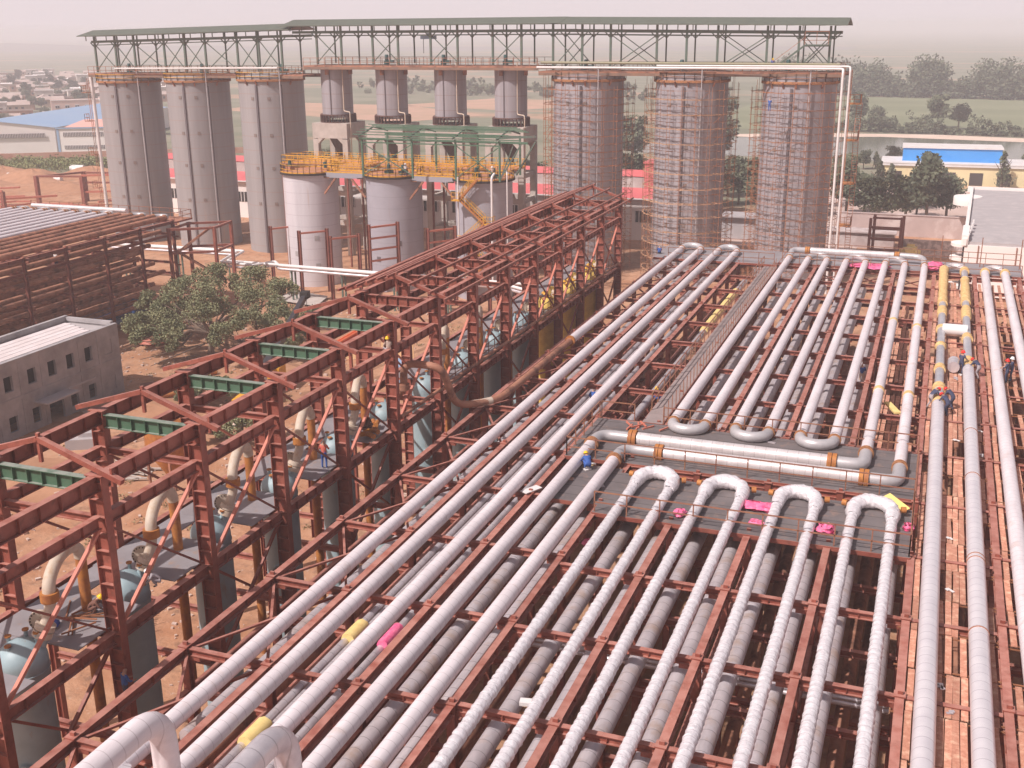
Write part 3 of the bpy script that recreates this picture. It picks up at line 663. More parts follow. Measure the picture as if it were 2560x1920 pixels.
# ---------------------------------------------------------------- short silos on concrete portals
rl = ['leftmost','second','third','rightmost']
for i, x in enumerate((-95.5,-85.3,-74.8,-64.4)):
    s = thing('short_silo', rl[i]+' of the four short silos on concrete legs', 'silo', (x, YC, 22.1), 0, 'short silos')
    R = 2.57
    part('shell', MB().lathe([(R,.8),(R,9.0)], 48, top=True).mesh('shell', SILOR), s)
    part('top_ring', MB().lathe([(R+.05,8.5),(R+.3,8.55),(R+.3,8.95),(R+.05,9.0)], 48).mesh('top_ring', RUSTP), s)
    m = MB().lathe([(R+.1,0),(R+.45,0),(R+.45,.12),(R+.1,.12)], 48).lathe([(R+.1,1.2),(R+.4,1.2),(R+.4,1.35),(R+.1,1.35)], 48)
    for k in range(28):
        a = 2*pi*k/28; m.box(((R+.25)*cos(a), (R+.25)*sin(a), .65), (.4,.06,1.1), 0, a)
    part('skirt', m.mesh('skirt', mat('dark_rust_skirt', (.13,.07,.06), .8)), s)
    part('hopper_cone', MB().lathe([(2.2,-.3),(2.2,-1.6),(.45,-5.2),(.3,-5.8)], 32).mesh('hopper_cone', mat('dark_hopper', (.10,.065,.055), .7)), s)
    az = atan2(-YC, -x)+.35
    part('downpipe', MB().tube(fillet([((R+.3)*cos(az),(R+.3)*sin(az),9.8),((R+.3)*cos(az),(R+.3)*sin(az),1.9),((R+.3)*cos(az)+1.4,(R+.3)*sin(az)-.6,1.8),((R+.3)*cos(az)+1.4,(R+.3)*sin(az)-.6,-9)],.3), .1, 8).mesh('downpipe', BEIGE), s)
    part('rib', MB().bar(((R+.05)*cos(az-.8),(R+.05)*sin(az-.8),1.3),((R+.05)*cos(az-.8),(R+.05)*sin(az-.8),8.4),.15,.1).mesh('rib', SEAM), s)
    for a in (az-.9, az+.6): part('bracket', MB().box((0,0,8.2), (.5,.5,.9)).mesh('bracket', RUSTP), s, ((R+.3)*cos(a), (R+.3)*sin(a), 0))
    p = thing('concrete_portal', rl[i]+' concrete portal frame carrying a short silo', 'concrete frame', (x, YC, 0), 0, 'concrete portals')
    hw = 3.25
    for sx in (-1, 1):
        for sy in (-1, 1): part('leg', MB().box((0,0,9.75), (.95,.95,19.5)).mesh('leg', CONC), p, (sx*(hw-.48), sy*(hw-.48), 0))
    part('slab', MB().box((0,0,20.85), (hw*2,hw*2,2.45)).mesh('slab', CONC), p)
    for sy in (-1, 1):
        for sx in (-1, 1):
            m = MB(); n = len(m.v); x0 = sx*(hw-.95); x1 = sx*(hw-1.9); yy = sy*(hw-.48)
            for dy in (-.45,.45): m.v += [(x0,yy+dy,19.62),(x1,yy+dy,19.62),(x0,yy+dy,18.7)]
            m.face([n,n+1,n+2]); m.face([n+5,n+4,n+3]); m.face([n+1,n+4,n+5,n+2])
            part('haunch', m.mesh('haunch', CONC), p)
    for z in (5.5, 10.5, 14.5):
        for sy in (-1, 1): part('tie_beam', MB().box((0,0,0), (hw*2-1.9,.6,.75)).mesh('tie_beam', CONC), p, (0, sy*(hw-.48), z))
        for sx in (-1, 1): part('tie_beam', MB().box((0,0,0), (.6,hw*2-1.9,.75)).mesh('tie_beam', CONC), p, (sx*(hw-.48), 0, z))
# ---------------------------------------------------------------- gallery over the silos
gl = thing('roof_gallery', 'long green steel gallery with sheet roof running over all the silos', 'gallery', (0,0,0))
near = [-141.9,-137.5,-133.5,-127.2,-123,-118.8,-112.4,-108.2,-103.8,-97.1,-92.6,-86.9,-82.4,-76.7,-72.1,-66.2,-61.5,-56.4,-51.8,-47.4,-40.4,-36,-31.5,-24.5,-20.1,-15.9]
def deckz(x): return 30.0 if x < -99.5 else (31.5 if x > -99.5 and x < -58.5 else 30.8)
def roofz(x): return 35.1+(x+144)/43*.9 if x < -102 else (36.5 if x < -55.5 else 36.5-(x+56)/42*.6)
for y in (167, 173):
    for x in near:
        part('column', MB().bar((x,y,deckz(x)), (x,y,roofz(x)+.9), .30 if y < 170 else .2).mesh('column', GREEND), gl)
        for sx in (-1, 1): part('knee', MB().bar((x,y,roofz(x)-1.0), (x+sx*.9,y,roofz(x)-.1), .14).mesh('knee', GREEND), gl)
skip = [(-103.8,-97.1),(-92.6,-86.9),(-82.4,-76.7),(-72.1,-66.2),(-61.5,-56.4),(-51.8,-47.4),(-40.4,-36),(-36,-31.5),(-24.5,-20.1)]
for a, b in zip(near, near[1:]):
    if (a, b) in skip: continue
    for y in ((167, 173) if a > -58 else (167,)):
        part('brace', MB().bar((a,y,deckz(a)+.3), (b,y,roofz(b)-.5), .13).mesh('brace', GREEND), gl)
        part('brace', MB().bar((a,y+.14,roofz(a)-.5), (b,y+.14,deckz(b)+.3), .12).mesh('brace', GREEND), gl)
for y in (167, 173):
    for a, b in ((-142.5,-101.5),(-101.5,-54.5),(-54.5,-14.8)):
        z = roofz(a+1); z2 = roofz(b-1); part('eave_beam', MB().bar((a,y,z), (b,y,z2), .35, .4).bar((a,y,z-.55), (b,y,z2-.55), .12, .14).mesh('eave_beam', GREEND), gl)
for a, b in ((-144.5,-101.5),(-103,-55),(-56.3,-13.6)):
    za = roofz(a+1.6)+1.05; zb = roofz(b-1.6)+1.05
    m = MB(); m.v += [(a,165.6,za),(b,165.6,zb),(b,170,zb+.95),(a,170,za+.95),(a,174.4,za),(b,174.4,zb)]
    m.face([0,1,2,3]); m.face([3,2,5,4]); m.v += [(x_,y_,z_-.12) for x_,y_,z_ in m.v[:6]]; m.face([9,8,7,6]); m.face([10,11,8,9]); m.face([0,6,7,1]); m.face([0,3,9,6]); m.face([1,7,8,2])
    part('roof', m.mesh('roof', SROOF), gl)
    x = a+1.5
    while x < b-1:
        t_ = (x-a)/(b-a); z = za+(zb-za)*t_-1.05
        m = MB().bar((x,166.2,z+.15), (x,166.2,z+1.0), .12); m.bar((x,165.8,z+.95), (x,174,z+.95), .1); part('roof_post', m.mesh('roof_post', GREEND), gl); x += 2.2
for a, b, z in ((-143.5,-99.7,29.9),(-99.5,-58.7,31.4),(-58.5,-13.5,30.7)):
    part('deck', MB().box(((a+b)/2,170,z-.25), (b-a,7.4,.3)).mesh('deck', RUSTP), gl)
    part('deck_beam', MB().bar((a,166.4,z-.5), (b,166.4,z-.5), .25, .4).bar((a,173.4,z-.5),(b,173.4,z-.5),.25,.4).mesh('deck_beam', mat('stained_grey_beam', (.17,.12,.10), .7, c2=(.28,.16,.10), scale=.8, stretch=(1,1,.3))), gl)
    for y in (166.4, 173.6):
        part('handrail', railing([(a,y,z-.1),(b,y,z-.1)], 1.2, 1.3, .04).mesh('handrail', TUBE if a > -60 else RUSTP), gl)
# machines and pipes on the gallery deck
MG = mat('dark_green_machine', (.02,.08,.08), .5)
for i, (x, z) in enumerate([(-135.8,30),(-120.5,30),(-104.6,30),(-51.5,30.8),(-36.8,30.8),(-21.5,30.8),(-75,31.5),(-85,31.5),(-64.5,31.5)]):
    m = MB().lathe([(.01,0),(.45,0),(.45,.5),(.3,.6),(.3,1.35),(.22,1.5),(.01,1.5)], 14).box((.7,0,.4), (1.0,.5,.5))
    solo('motor_unit', m.mesh('motor_unit', MG), 'dark green motor on the gallery deck, '+ORD[i]+' in this row of motors', 'motor', (x, 168, z), group='motors on the gallery')
m = MB().tube([(-58,166,31.9),(-14.2,166,31.7)], .2, 10); solo('conveyor_pipe', m.mesh('conveyor_pipe', mat('olive_pipe', (.28,.26,.16), .5)), 'long olive pipe along the right half of the gallery', 'pipe')
m = MB().tube(fillet([(-58.4,165.2,31.2),(-13.7,164.4,31.2),(-13.5,163,31.1),(-13.5,163,0)], .7), .17, 12); solo('white_pipe', m.mesh('white_pipe', WHITE), 'thick white pipe from the gallery turning down beside the last silo, left of two', 'pipe')
m = MB().tube(fillet([(-40,165.6,31.5),(-12.9,164.8,31.5),(-12.6,163.4,31.4),(-12.6,163.4,0)], .7), .14, 12); solo('white_pipe', m.mesh('white_pipe', WHITE), 'thinner white pipe turning down beside the last silo, the right one of the two', 'pipe')
m = MB().tube([(-137,165.6,30.7),(-104,165.6,30.9)], .14, 8); solo('white_pipe', m.mesh('white_pipe', WHITE), 'white pipe lying along the front of the gallery over the three left silos', 'pipe')
m = MB().tube([(-143.6,167,29.6),(-143.4,167,1)], .3, 10); solo('white_pipe', m.mesh('white_pipe', WHITE), 'pale vertical pipe down the left side of the leftmost silo', 'pipe')
# hoist
h = thing('hoist', 'small blue and white hoist hanging under the gallery beam over the third short silo', 'hoist', (-77.5, 168, 35.6))
part('body', MB().box((0,0,0), (2.6,.5,.5)).box((0,0,.4), (.5,.3,.5)).mesh('body', PBLUE), h); part('hook', MB().bar((-.9,0,-2.4), (-.9,0,-.2), .07).mesh('hook', DARK), h)
# stair towers at both ends
for nm, x0, sgn, lab in (('stair_tower', -11.9, 1, 'rusty ladder tower with small landings right of the white vertical pipes'), ('stair_tower', -144.6, -1, 'rusty ladder with cage landings on the left of the leftmost silo')):
    st = thing(nm, lab, 'stair', (x0, 166.5, 0))
    for k, z in enumerate((3.5, 9.5, 15.5, 21.5, 26.5)):
        l = part('landing', MB().box((0,0,0), (1.7,2.4,.12) if sgn > 0 else (1.1,1.2,.12)).mesh('landing', ORANGE if sgn > 0 else RUSTP), st, (0,0,z))
        part('railing', railing([(-.8,-1.1,.06),(.8,-1.1,.06),(.8,1.1,.06)] if sgn > 0 else [(.5,-.6,.06),(-.5,-.6,.06),(-.5,.6,.06)], 1.2, .8, .035).mesh('railing', TUBE), l)
        if sgn > 0 and k < 4:
            m = MB(); y0, y1 = (-1, 1) if k % 2 else (1, -1)
            for sx in (.25, .95): m.bar((sx,y0,z), (sx,y1,z+(6 if k < 3 else 5)), .07, .16)
            for q in range(16): t = (q+.5)/16; m.box((.6, y0+(y1-y0)*t, z+(6 if k < 3 else 5)*t), (.7,.2,.04))
            part('stair', m.mesh('stair', RUSTP), st)
    m = MB()
    for sy in ((-1.1, 1.1) if sgn > 0 else (-.2,.2)): m.bar((-.75 if sgn > 0 else .6,sy,0), (-.75 if sgn > 0 else .6,sy,31 if sgn > 0 else 29), .12 if sgn > 0 else .07)
    part('post', m.mesh('post', RUSTP), st)
# green stair on the gallery end
m = MB(); m.bar((-23.5,166.6,31),(-19.2,166.6,34.3),.12,.25); m.box((-17.6,166.6,34.3),(3.4,1.6,.15))
m.bar((-16,166.6,34.2),(-19.2,166.6,34.2),.12,.2)
st = thing('gallery_stair', 'green stair with a small landing at the right end of the gallery', 'stair', (0,0,0))
part('flight', m.mesh('flight', GREEND), st)
part('railing', railing([(-19.2,165.9,34.4),(-16,165.9,34.4)], 1.7, 1.6, .04).mesh('railing', RUSTP), st)
part('railing', MB().bar((-23.5,165.9,32),(-19.2,165.9,35.3),.06).mesh('railing', RUSTP), st)

# ---------------------------------------------------------------- three cylindrical tanks in front
TK = [(-87.9,'white painted cylindrical tank with a round yellow railing'), (-74,'grey cylindrical tank under the left half of the green canopy'), (-59.9,'grey cylindrical tank with a yellow zigzag stair')]
for i, (x, lab) in enumerate(TK):
    t = thing('storage_tank', lab, 'tank', (x, 147, 0), 0, 'tanks below the green canopy'); R = 4.05
    part('shell', MB().lathe([(R,0),(R,16.7)], 72).mesh('shell', TANKW if i == 0 else TANKG), t)
    part('deck', MB().lathe([(R,16.65),(R+.35,16.7),(R+.35,16.88),(.01,16.95)], 72).mesh('deck', DECKR), t)
    part('rim', MB().lathe([(R+.36,16.6),(R+.40,16.6),(R+.40,16.9),(R+.36,16.9)], 72).mesh('rim', DARK), t)
    part('railing', railing([((R+.25)*cos(2*pi*k/30), (R+.25)*sin(2*pi*k/30), 16.88) for k in range(30)], 1.2, .86, .035, closed=True, toe=True).mesh('railing', YEL), t)
    az = atan2(-147, -x)
    for z, off in ((3.2,.1),(7.4,.1),(5,-.7)):
        a = az+off; part('label_plate', MB().box((0,0,0), (.04,.7,.75)).box((.02,0,0), (.03,.3,.32)).mesh('label_plate', SEAM if i else GROOF), t, ((R+.01)*cos(a), (R+.01)*sin(a), z), (0,0,a))
for a, b, lab in ((-84.4,-78.0,'steel walkway with yellow railing between the white tank and the middle tank'), (-70.3,-63.6,'steel walkway with yellow railing between the middle tank and the stair tank')):
    wk = thing('tank_walkway', lab, 'walkway', (a, 146.2, 16.6)); L = b-a
    part('deck', MB().box((L/2,0,.3), (L,2.2,.1)).mesh('deck', DECKR), wk)
    part('girder', MB().bar((0,-1.2,0), (L,-1.2,0), .2, .7).bar((0,1.2,0), (L,1.2,0), .2, .7).mesh('girder', mat('grey_girder', (.34,.33,.37), .5)), wk)
    for y in (-1.15, 1.15): part('railing', railing([(0,y,.35),(L,y,.35)], 1.2, .9, .035, toe=True).mesh('railing', YEL), wk)
    for e, s2 in ((0,1),(L,-1)): part('strut', MB().bar((e,-1.2,-.3), (e-s2*1.5+s2*2.4,-1.2,-.35), .2).bar((e-s2*.3,-1.2,-3.0), (e+s2*1.9,-1.2,-.4), .24).mesh('strut', RUSTP), wk)
# rear service decks
for j, (xa, xb, ya, yb, z) in enumerate([(-99,-60,158,164.5,16.4),(-99,-90,157,160,16.6),(-88,-82,152,158,16.8),(-76,-64,151.5,158,16.8)]):
    d = thing('service_deck', ['long rust coloured service deck with yellow railing below the short silos','small yellow railed deck in front of the leftmost short silo','rust coloured deck behind the white tank','rust coloured deck behind the middle tank'][j], 'platform', (xa, ya, z))
    L, D_ = xb-xa, yb-ya
    part('deck', MB().box((L/2,D_/2,-.08), (L,D_,.15)).mesh('deck', DECKR), d)
    part('railing', railing([(0,0,0),(L,0,0),(L,D_,0),(0,D_,0)], 1.2, 1.2, .04, closed=True, toe=True).mesh('railing', YEL), d)
    for q in range(int(L/5)+1): part('post', MB().bar((q*L/max(1,int(L/5)),.2,-z), (q*L/max(1,int(L/5)),.2,-.2), .25).mesh('post', REDD), d)
# green canopy
c = thing('green_canopy', 'open green steel canopy with thin roof purlins above the tanks', 'canopy', (0,0,0))
for x in (-76.8,-69,-62.4,-55.9):
    for y in (143, 151): part('column', MB().bar((x,y,16.9 if y < 145 else 16.9), (x,y,22.4), .24).mesh('column', GREEN), c)
    part('rafter', MB().bar((x-.2,142.4,22.55), (x-.2,147,23.5), .14, .2).bar((x-.2,147,23.5), (x-.2,151.6,22.6), .14, .2).mesh('rafter', GREEND), c)
for y in (143, 151): part('eave_beam', MB().bar((-77.2,y,22.2), (-51.8 if y < 145 else -55,y,22.2), .2, .3).bar((-77.2,y,21.7),(-55.9,y,21.7),.12,.16).mesh('eave_beam', GREEN), c)
for k in range(9):
    t = k/8; y = 142.3+9.4*t; z = 22.85+1.0*(1-abs(2*t-1)); part('purlin', MB().bar((-77.8,y,z), (-54.8,y,z), .1, .12).mesh('purlin', GREEN), c)
for a, b in ((-76.8,-69),(-62.4,-55.9)):
    part('brace', MB().bar((a,143,17.2),(b,143,21.6),.12).mesh('brace', GREEN), c); part('brace', MB().bar((a,143.14,21.6),(b,143.14,17.2),.12).mesh('brace', GREEN), c)
part('strut', MB().bar((-55.9,143,17.2),(-52.8,143,22.0),.18).bar((-51.4,145,22.2),(-55,147,17.4),.2).bar((-55.9,143.2,17.2),(-54.0,143.2,21.8),.14).mesh('strut', GREEND), c)
part('cantilever', MB().bar((-57,144.5,22.6),(-51.4,145,22.9),.22,.3).mesh('cantilever', GREEND), c)
rn = random.Random(9)
for i, x in enumerate((-74.5,-72.2,-60.8,-58.2,-85,-91)):
    z = 16.95; e = thing('mixer_drive', 'green drive unit standing on a tank top, '+ORD[i]+' of its kind', 'machine', (x, 146.5, z), rn.uniform(0,3), 'drives on the tank tops')
    part('base', MB().box((0,0,.25), (1.2,.8,.5)).mesh('base', MG if i < 4 else DECKR), e)
    part('motor', MB().lathe([(.01,.5),(.28,.5),(.28,1.3),(.01,1.4)], 12).mesh('motor', MG), e)
# zigzag stair on the right tank
st = thing('tank_stair', 'yellow zigzag stair climbing the front of the right tank', 'stair', (0,0,0)); y = 142
def flight(p, q):
    m = MB(); p, q = Vector(p), Vector(q)
    for dy in (-.4,.4): m.bar(p+Vector((0,dy,0)), q+Vector((0,dy,0)), .06, .25)
    for k in range(12): c_ = p.lerp(q, (k+.5)/12); m.box(tuple(c_), (.28,.8,.04))
    return m.mesh('flight', ORANGE)
def frail(p, q):
    m = MB(); p, q = Vector(p), Vector(q)
    for dy in (-.4,.4):
        for h in (.55, 1.05): m.bar(p+Vector((0,dy,h)), q+Vector((0,dy,h)), .05)
        for k in range(6): c_ = p.lerp(q, k/5)+Vector((0,dy,0)); m.bar(c_, c_+Vector((0,0,1.05)), .05)
    return m.mesh('railing', YEL)
for p, q in (((-58.9,y,17.2),(-61.5,y,14.4)),((-61.3,y,14.3),(-57.8,y,11.3)),((-57.9,y,11.2),(-60.9,y,8.6)),((-60.9,y,8.4),(-57.9,y,5.6)),((-57.9,y,5.4),(-60.9,y,2.6))):
    part('flight', flight(p, q), st); part('railing', frail(p, q), st)
for x, z in ((-61.9,14.3),(-57.1,11.2),(-61.5,8.4),(-57.1,5.5)):
    part('landing', MB().box((x,y,z), (1.3,1.2,.12)).mesh('landing', YEL), st); part('railing', railing([(x-.6,y-.6,z),(x+.6,y-.6,z),(x+.6,y+.5,z)],1.1,.6,.035).mesh('railing', YEL), st)
m = MB().tube(fillet([(-56.7,143,18.0),(-56.8,142.2,17.6),(-56.8,142.2,2)],.4),.16,10); solo('tank_pipe', m.mesh('tank_pipe', WHITE), 'thick white vertical pipe on the right tank, right of the stair landings', 'pipe')
m = MB().tube(fillet([(-55.3,144,18.3),(-54.7,142.6,18.2),(-54.7,142.6,8)],.4),.09,8); solo('tank_pipe', m.mesh('tank_pipe', WHITE), 'thin white vertical pipe near the right edge of the right tank', 'pipe')
m = MB().tube([(-62,142.6,17.4),(-62,142.6,2)],.11,8); solo('tank_pipe', m.mesh('tank_pipe', WHITE), 'white vertical pipe at the left edge of the right tank', 'pipe')
# ---------------------------------------------------------------- pipe racks
TOP = 12.58
def column_mesh(h, s=.34):
    m = MB().box((0,s/2-.02,h/2), (s,.035,h)).box((0,-s/2+.02,h/2), (s,.035,h)).box((0,0,h/2), (.03,s-.08,h))
    m.box((0,0,h+.03), (s+.1,s+.1,.05)).box((.02,0,h+.13), (.2,.12,.14)); return m
def cross_mesh(L):
    m = MB().ibeam(L, .32, .26, .03, 2.0)
    for y, s2 in ((.3,1),(L-.3,-1)):      # flared ends
        n = len(m.v); m.v += [(-.13,y-.12*s2,.012),(.13,y-.12*s2,.012),(.13,y+.35*s2,.004),(-.13,y+.35*s2,.004)]; m.face([n,n+1,n+2,n+3])
        m.box((0,y,-.42), (.2,.5,.2))
    return m
CM = {}
def cached(key, f):
    if key not in CM: CM[key] = f()
    return CM[key]
def rack(name, label, xs, ys, h=TOP, longs=True, low=(10.55,7.0), brace=False, mt=None, long_first=True):
    mt = mt or RED
    r = thing(name, label, 'pipe rack', (xs[0], ys[0], 0)); x0, y0 = xs[0], ys[0]
    cm = cached(('c', h, mt.name), lambda: column_mesh(h).mesh('column', mt))
    for x in xs:
        for y in ys: part('column', cm, r, (x-x0, y-y0, 0))
    for a, b in zip(xs, xs[1:]):
        L = round(b-a-.36, 3); me = cached(('x', L, mt.name), lambda: cross_mesh(L).mesh('cross_beam', mt))
        for y in ys:
            part('cross_beam', me, r, (a-x0+.18, y-y0, h-.05), (0,0,-pi/2))
            for z in low: part('lower_cross_beam', me, r, (a-x0+.18, y-y0, z), (0,0,-pi/2))
    for x in xs:
        for a, b in zip(ys, ys[1:]):
            L = round(b-a-.36, 3)
            if longs: part('long_beam', cached(('l', L, mt.name), lambda: MB().ibeam(L, .42, .34, .03, 2.2).mesh('long_beam', mt)), r, (x-x0, a-y0+.18, h-.01))
            if low: part('lower_long_beam', cached(('ll', L, mt.name), lambda: MB().ibeam(L, .35, .26, .03).mesh('lower_long_beam', mt)), r, (x-x0, a-y0+.18, low[0]+.02))
    if brace:
        for a, b in zip(ys, ys[1:]):
            xa, xb = 0, xs[1]-xs[0]
            part('brace', MB().bar((xa+.2,a-y0+.2,h-.2), (xb-.2,b-y0-.2,h-.2), .12, .1).mesh('brace', RED), r)
            part('brace', MB().bar((xb-.2,a-y0+.2,h-.32), (xa+.2,b-y0-.2,h-.32), .12, .1).mesh('brace', RED), r)
    return r
rowsA = [13.5+6.66*i for i in range(17)]
rack('pipe_rack', 'left strip of the main red pipe rack, beside the open steel frame', [-27.4,-23.4,-19.3,-15.3], rowsA, brace=True)
rowsB = [59.2]+[60.2+6.66*i for i in range(1,10)]
rack('pipe_rack', 'far middle part of the red pipe rack with eight serpentine pipes on it', [-11.2,-7.2,-3.3,.6], rowsB)
rowsC = [15.1,21.3,27.4,33.6,39.8,46,52.4]
rack('pipe_rack', 'near middle part of the red pipe rack under the foil wrapped pipe loops', [-11.2,-7.2,-3.3,.6], rowsC)
rowsD = [20.2+6.66*i for i in range(16)]
rack('pipe_rack', 'right part of the red pipe rack covered with rusty planks', [4.45,8.6,12.7], rowsD)
# cross beams tying the strips together
r = thing('tie_beams', 'red beams joining the strips of the pipe rack across the narrow gaps', 'beams', (0,0,0))
for ys, xa, xb in ((rowsC,-15.1,-11.4),(rowsB,-15.1,-11.4),(rowsC,.8,4.25),(rowsB,.8,4.25)):
    me = cross_mesh(xb-xa).mesh('tie_beam', RED)
    for y in ys: part('tie_beam', me, r, (xa, y, TOP-.05), (0,0,-pi/2))
# horizontal X braces in the last bay
m = MB()
for a, b in ((-27.2,-23.6),(-23.2,-19.5),(-11,-7.4),(-7,-3.5),(-3.1,.4)):
    m.bar((a,113.7,TOP-.2),(b,119,TOP-.2),.12,.1).bar((b,113.7,TOP-.32),(a,119,TOP-.32),.12,.1)
part('end_braces', m.mesh('end_braces', RED), r)

# ---------------------------------------------------------------- pipes on top of the racks
ZP = 12.98
def ring(p, d, r0, wd=.16, mt=RUST):
    p = Vector(p); d = Vector(d).normalized(); m = MB()
    m.tube([p-d*wd, p-d*.02], r0, 20).tube([p+d*.02, p+d*wd], r0, 20); return m.mesh('flange', mt)
def pipe(path, rad, mt, label, name='insulated_pipe', group=None, n=20, cat='pipe', fil=None):
    P = fillet(path, fil) if fil else path
    o = Vector(P[0]); t = thing(name, label, cat, tuple(o), 0, group)
    part('cladding', MB().tube([Vector(p)-o for p in P], rad, n).mesh('cladding', mt), t); return t, o
def addpart(t, o, nm, me): 
    q = part(nm, me, t); q.location = -o; return q
def ubend(t, o, xa, xb, y, sgn, rad, mt=BEND, z=ZP, rise=0, rings=True):
    c = (xa+xb)/2; R = abs(xb-xa)/2; s2 = 1 if sgn > 0 else -1
    pts = [(c-R, y, z)]+[(c-R*cos(pi*k/14), y+s2*(R*.95*sin(pi*k/14)+.15), z+rise*sin(pi*k/14)) for k in range(15)]+[(c+R, y, z)]
    addpart(t, o, 'bend', MB().tube(pts, rad, 20).mesh('bend', mt))
    if rings:
        for x in (c-R, c+R): addpart(t, o, 'flange', ring((x, y-s2*.02, z), (0,1,0), rad+.07, .1))
F = [-26.35,-24.2,-22.2,-20.15]; Mx = [-14.2,-12.2,-10.25,-8.25,-6.3,-4.3,-2.35,-.4]
gp = 'long pale pipes on the left strip'
t, o = pipe([(F[0],82.6,ZP),(F[0],123.6,ZP)], .345, CLAD, 'leftmost long pale pipe, ending in a bare rusty section', group=gp); ubend(t, o, F[0], F[1], 123.7, 1, .33, rise=.25)
addpart(t, o, 'flange', ring((F[0],82.5,ZP), (0,1,0), .42, .12, ORANGE))
addpart(t, o, 'bare_section', MB().tube(fillet([(F[0],82.5,ZP),(F[0],67.2,ZP),(-27.2,65.6,ZP),(-28.5,64.4,ZP+.1),(-28.6,62.4,16.35),(-31.2,62.3,16.35),(-31.3,62.4,14.7)],.9), .25, 16).tube([(-31.3,62.4,14.5),(-31.3,62.4,14.9)],.38,14).tube([(-31.3,62.4,14.6),(-32.5,63.2,13.2)],.22,12).mesh('bare_section', RUSTP))
addpart(t, o, 'beige_section', MB().tube([(-26.75,66.4,ZP),(-27.2,65.75,ZP),(-27.7,65.2,ZP+.02)], .262, 14).mesh('beige_section', BEIGE))
t, o = pipe([(F[1],14,ZP),(F[1],123.6,ZP)], .345, CLAD, 'long unbroken pale pipe nearest to the open steel frame', group=gp)
t, o = pipe([(F[2],14,ZP),(F[2],123.6,ZP)], .345, CLAD, 'third long pale pipe from the left along the rack', group=gp); ubend(t, o, F[2], F[3], 123.7, 1, .33, rise=.3)
t, o = pipe([(F[3],14,ZP),(F[3],123.6,ZP)], .345, CLAD, 'fourth long pale pipe from the left, reaching the far round bend', group=gp)
gq = 'pale pipes turning across the platform'
t, o = pipe([(-18.0,14,ZP),(-18.0,60.7,ZP)], .345, CLAD, 'pale pipe running from the bottom edge to the left rusty elbow on the platform', group=gq)
addpart(t, o, 'elbow', MB().tube(fillet([(-18.0,60.7,ZP),(-18.0,62.55,ZP),(-16.0,62.55,ZP)],1.7), .34, 20).mesh('elbow', BEND))
addpart(t, o, 'flange', ring((-18.0,60.75,ZP), (0,1,0), .45)); addpart(t, o, 'flange', ring((-15.9,62.55,ZP), (1,0,0), .52, .24, ORANGE))
t, o = pipe([(-16.0,14,ZP),(-16.0,58.6,ZP)], .345, CLAD, 'pale pipe running from the bottom edge to the right rusty elbow on the platform', group=gq)
addpart(t, o, 'elbow', MB().tube(fillet([(-16.0,58.6,ZP),(-16.0,60.65,ZP),(-13.8,60.65,ZP)],1.7), .34, 20).mesh('elbow', BEND))
addpart(t, o, 'flange', ring((-16.0,58.6,ZP), (0,1,0), .45)); addpart(t, o, 'flange', ring((-13.8,60.65,ZP), (1,0,0), .52, .24, ORANGE))
t, o = pipe([(-15.6,62.55,ZP),(-4.3,62.55,ZP)], .40, ALUX, 'shiny cross pipe on the platform, the farther one', 'cross_pipe', gq)
addpart(t, o, 'flange', ring((-4.1,62.55,ZP), (1,0,0), .52, .26, ORANGE))
addpart(t, o, 'elbow', MB().tube(fillet([(-4.0,62.55,ZP),(Mx[6],62.55,ZP),(Mx[6],64.6,ZP)],1.7), .37, 20).mesh('elbow', BEND)); addpart(t, o, 'flange', ring((Mx[6],64.6,ZP),(0,1,0),.45))
t, o = pipe([(-13.5,60.65,ZP),(-2.4,60.65,ZP)], .40, ALUX, 'shiny cross pipe on the platform, the nearer one behind the railing', 'cross_pipe', gq)
addpart(t, o, 'flange', ring((-2.2,60.65,ZP), (1,0,0), .52, .26, ORANGE))
addpart(t, o, 'elbow', MB().tube(fillet([(-2.1,60.65,ZP),(Mx[7],60.65,ZP),(Mx[7],62.9,ZP)],1.7), .37, 20).mesh('elbow', BEND)); addpart(t, o, 'flange', ring((Mx[7],62.9,ZP),(0,1,0),.45))
gm = 'serpentine pipes on the far rack'
near_y = {6: 64.7, 7: 63.0}
for i, x in enumerate(Mx):
    t, o = pipe([(x, near_y.get(i, 66.3), ZP), (x, 121.9, ZP)], .345, CLAD, ORD[i]+' from the left of the eight pale serpentine pipes beyond the platform', group=gm)
    if i in (0, 2, 4): ubend(t, o, x, Mx[i+1], 66.2, -1, .335)
    if i in (1, 3, 5): ubend(t, o, x, Mx[i+1], 122.0, 1, .33, rise=.35)
    if i in (6, 7):
        for yy in ((97,77) if i == 6 else (95.5,76.5)): addpart(t, o, 'strap', MB().tube([(x,yy-.25,ZP),(x,yy+.25,ZP)], .38, 18).mesh('strap', WOOL))
t, o = pipe([(-12.3,124.6,13.45),(-3.6,124.6,13.45)], .35, ALUX, 'long shiny cross pipe at the far end of the serpentine pipes', 'cross_pipe', 'far cross pipe')
addpart(t, o, 'elbow', MB().tube(fillet([(Mx[0],122,ZP),(Mx[0],124.4,13.45),(-12.9,124.6,13.45)],1.5), .32, 18).mesh('elbow', BEND))
addpart(t, o, 'elbow', MB().tube(fillet([(-3.0,124.6,13.45),(Mx[7]-.2,124.5,13.45),(Mx[7],122,ZP)],1.5), .32, 18).mesh('elbow', BEND))
for x in (-12.6,-3.3): addpart(t, o, 'flange', ring((x,124.6,13.45), (1,0,0), .42, .24, ORANGE))
for x in (Mx[0], Mx[7]): addpart(t, o, 'flange', ring((x,122,ZP), (0,1,0), .42, .1))
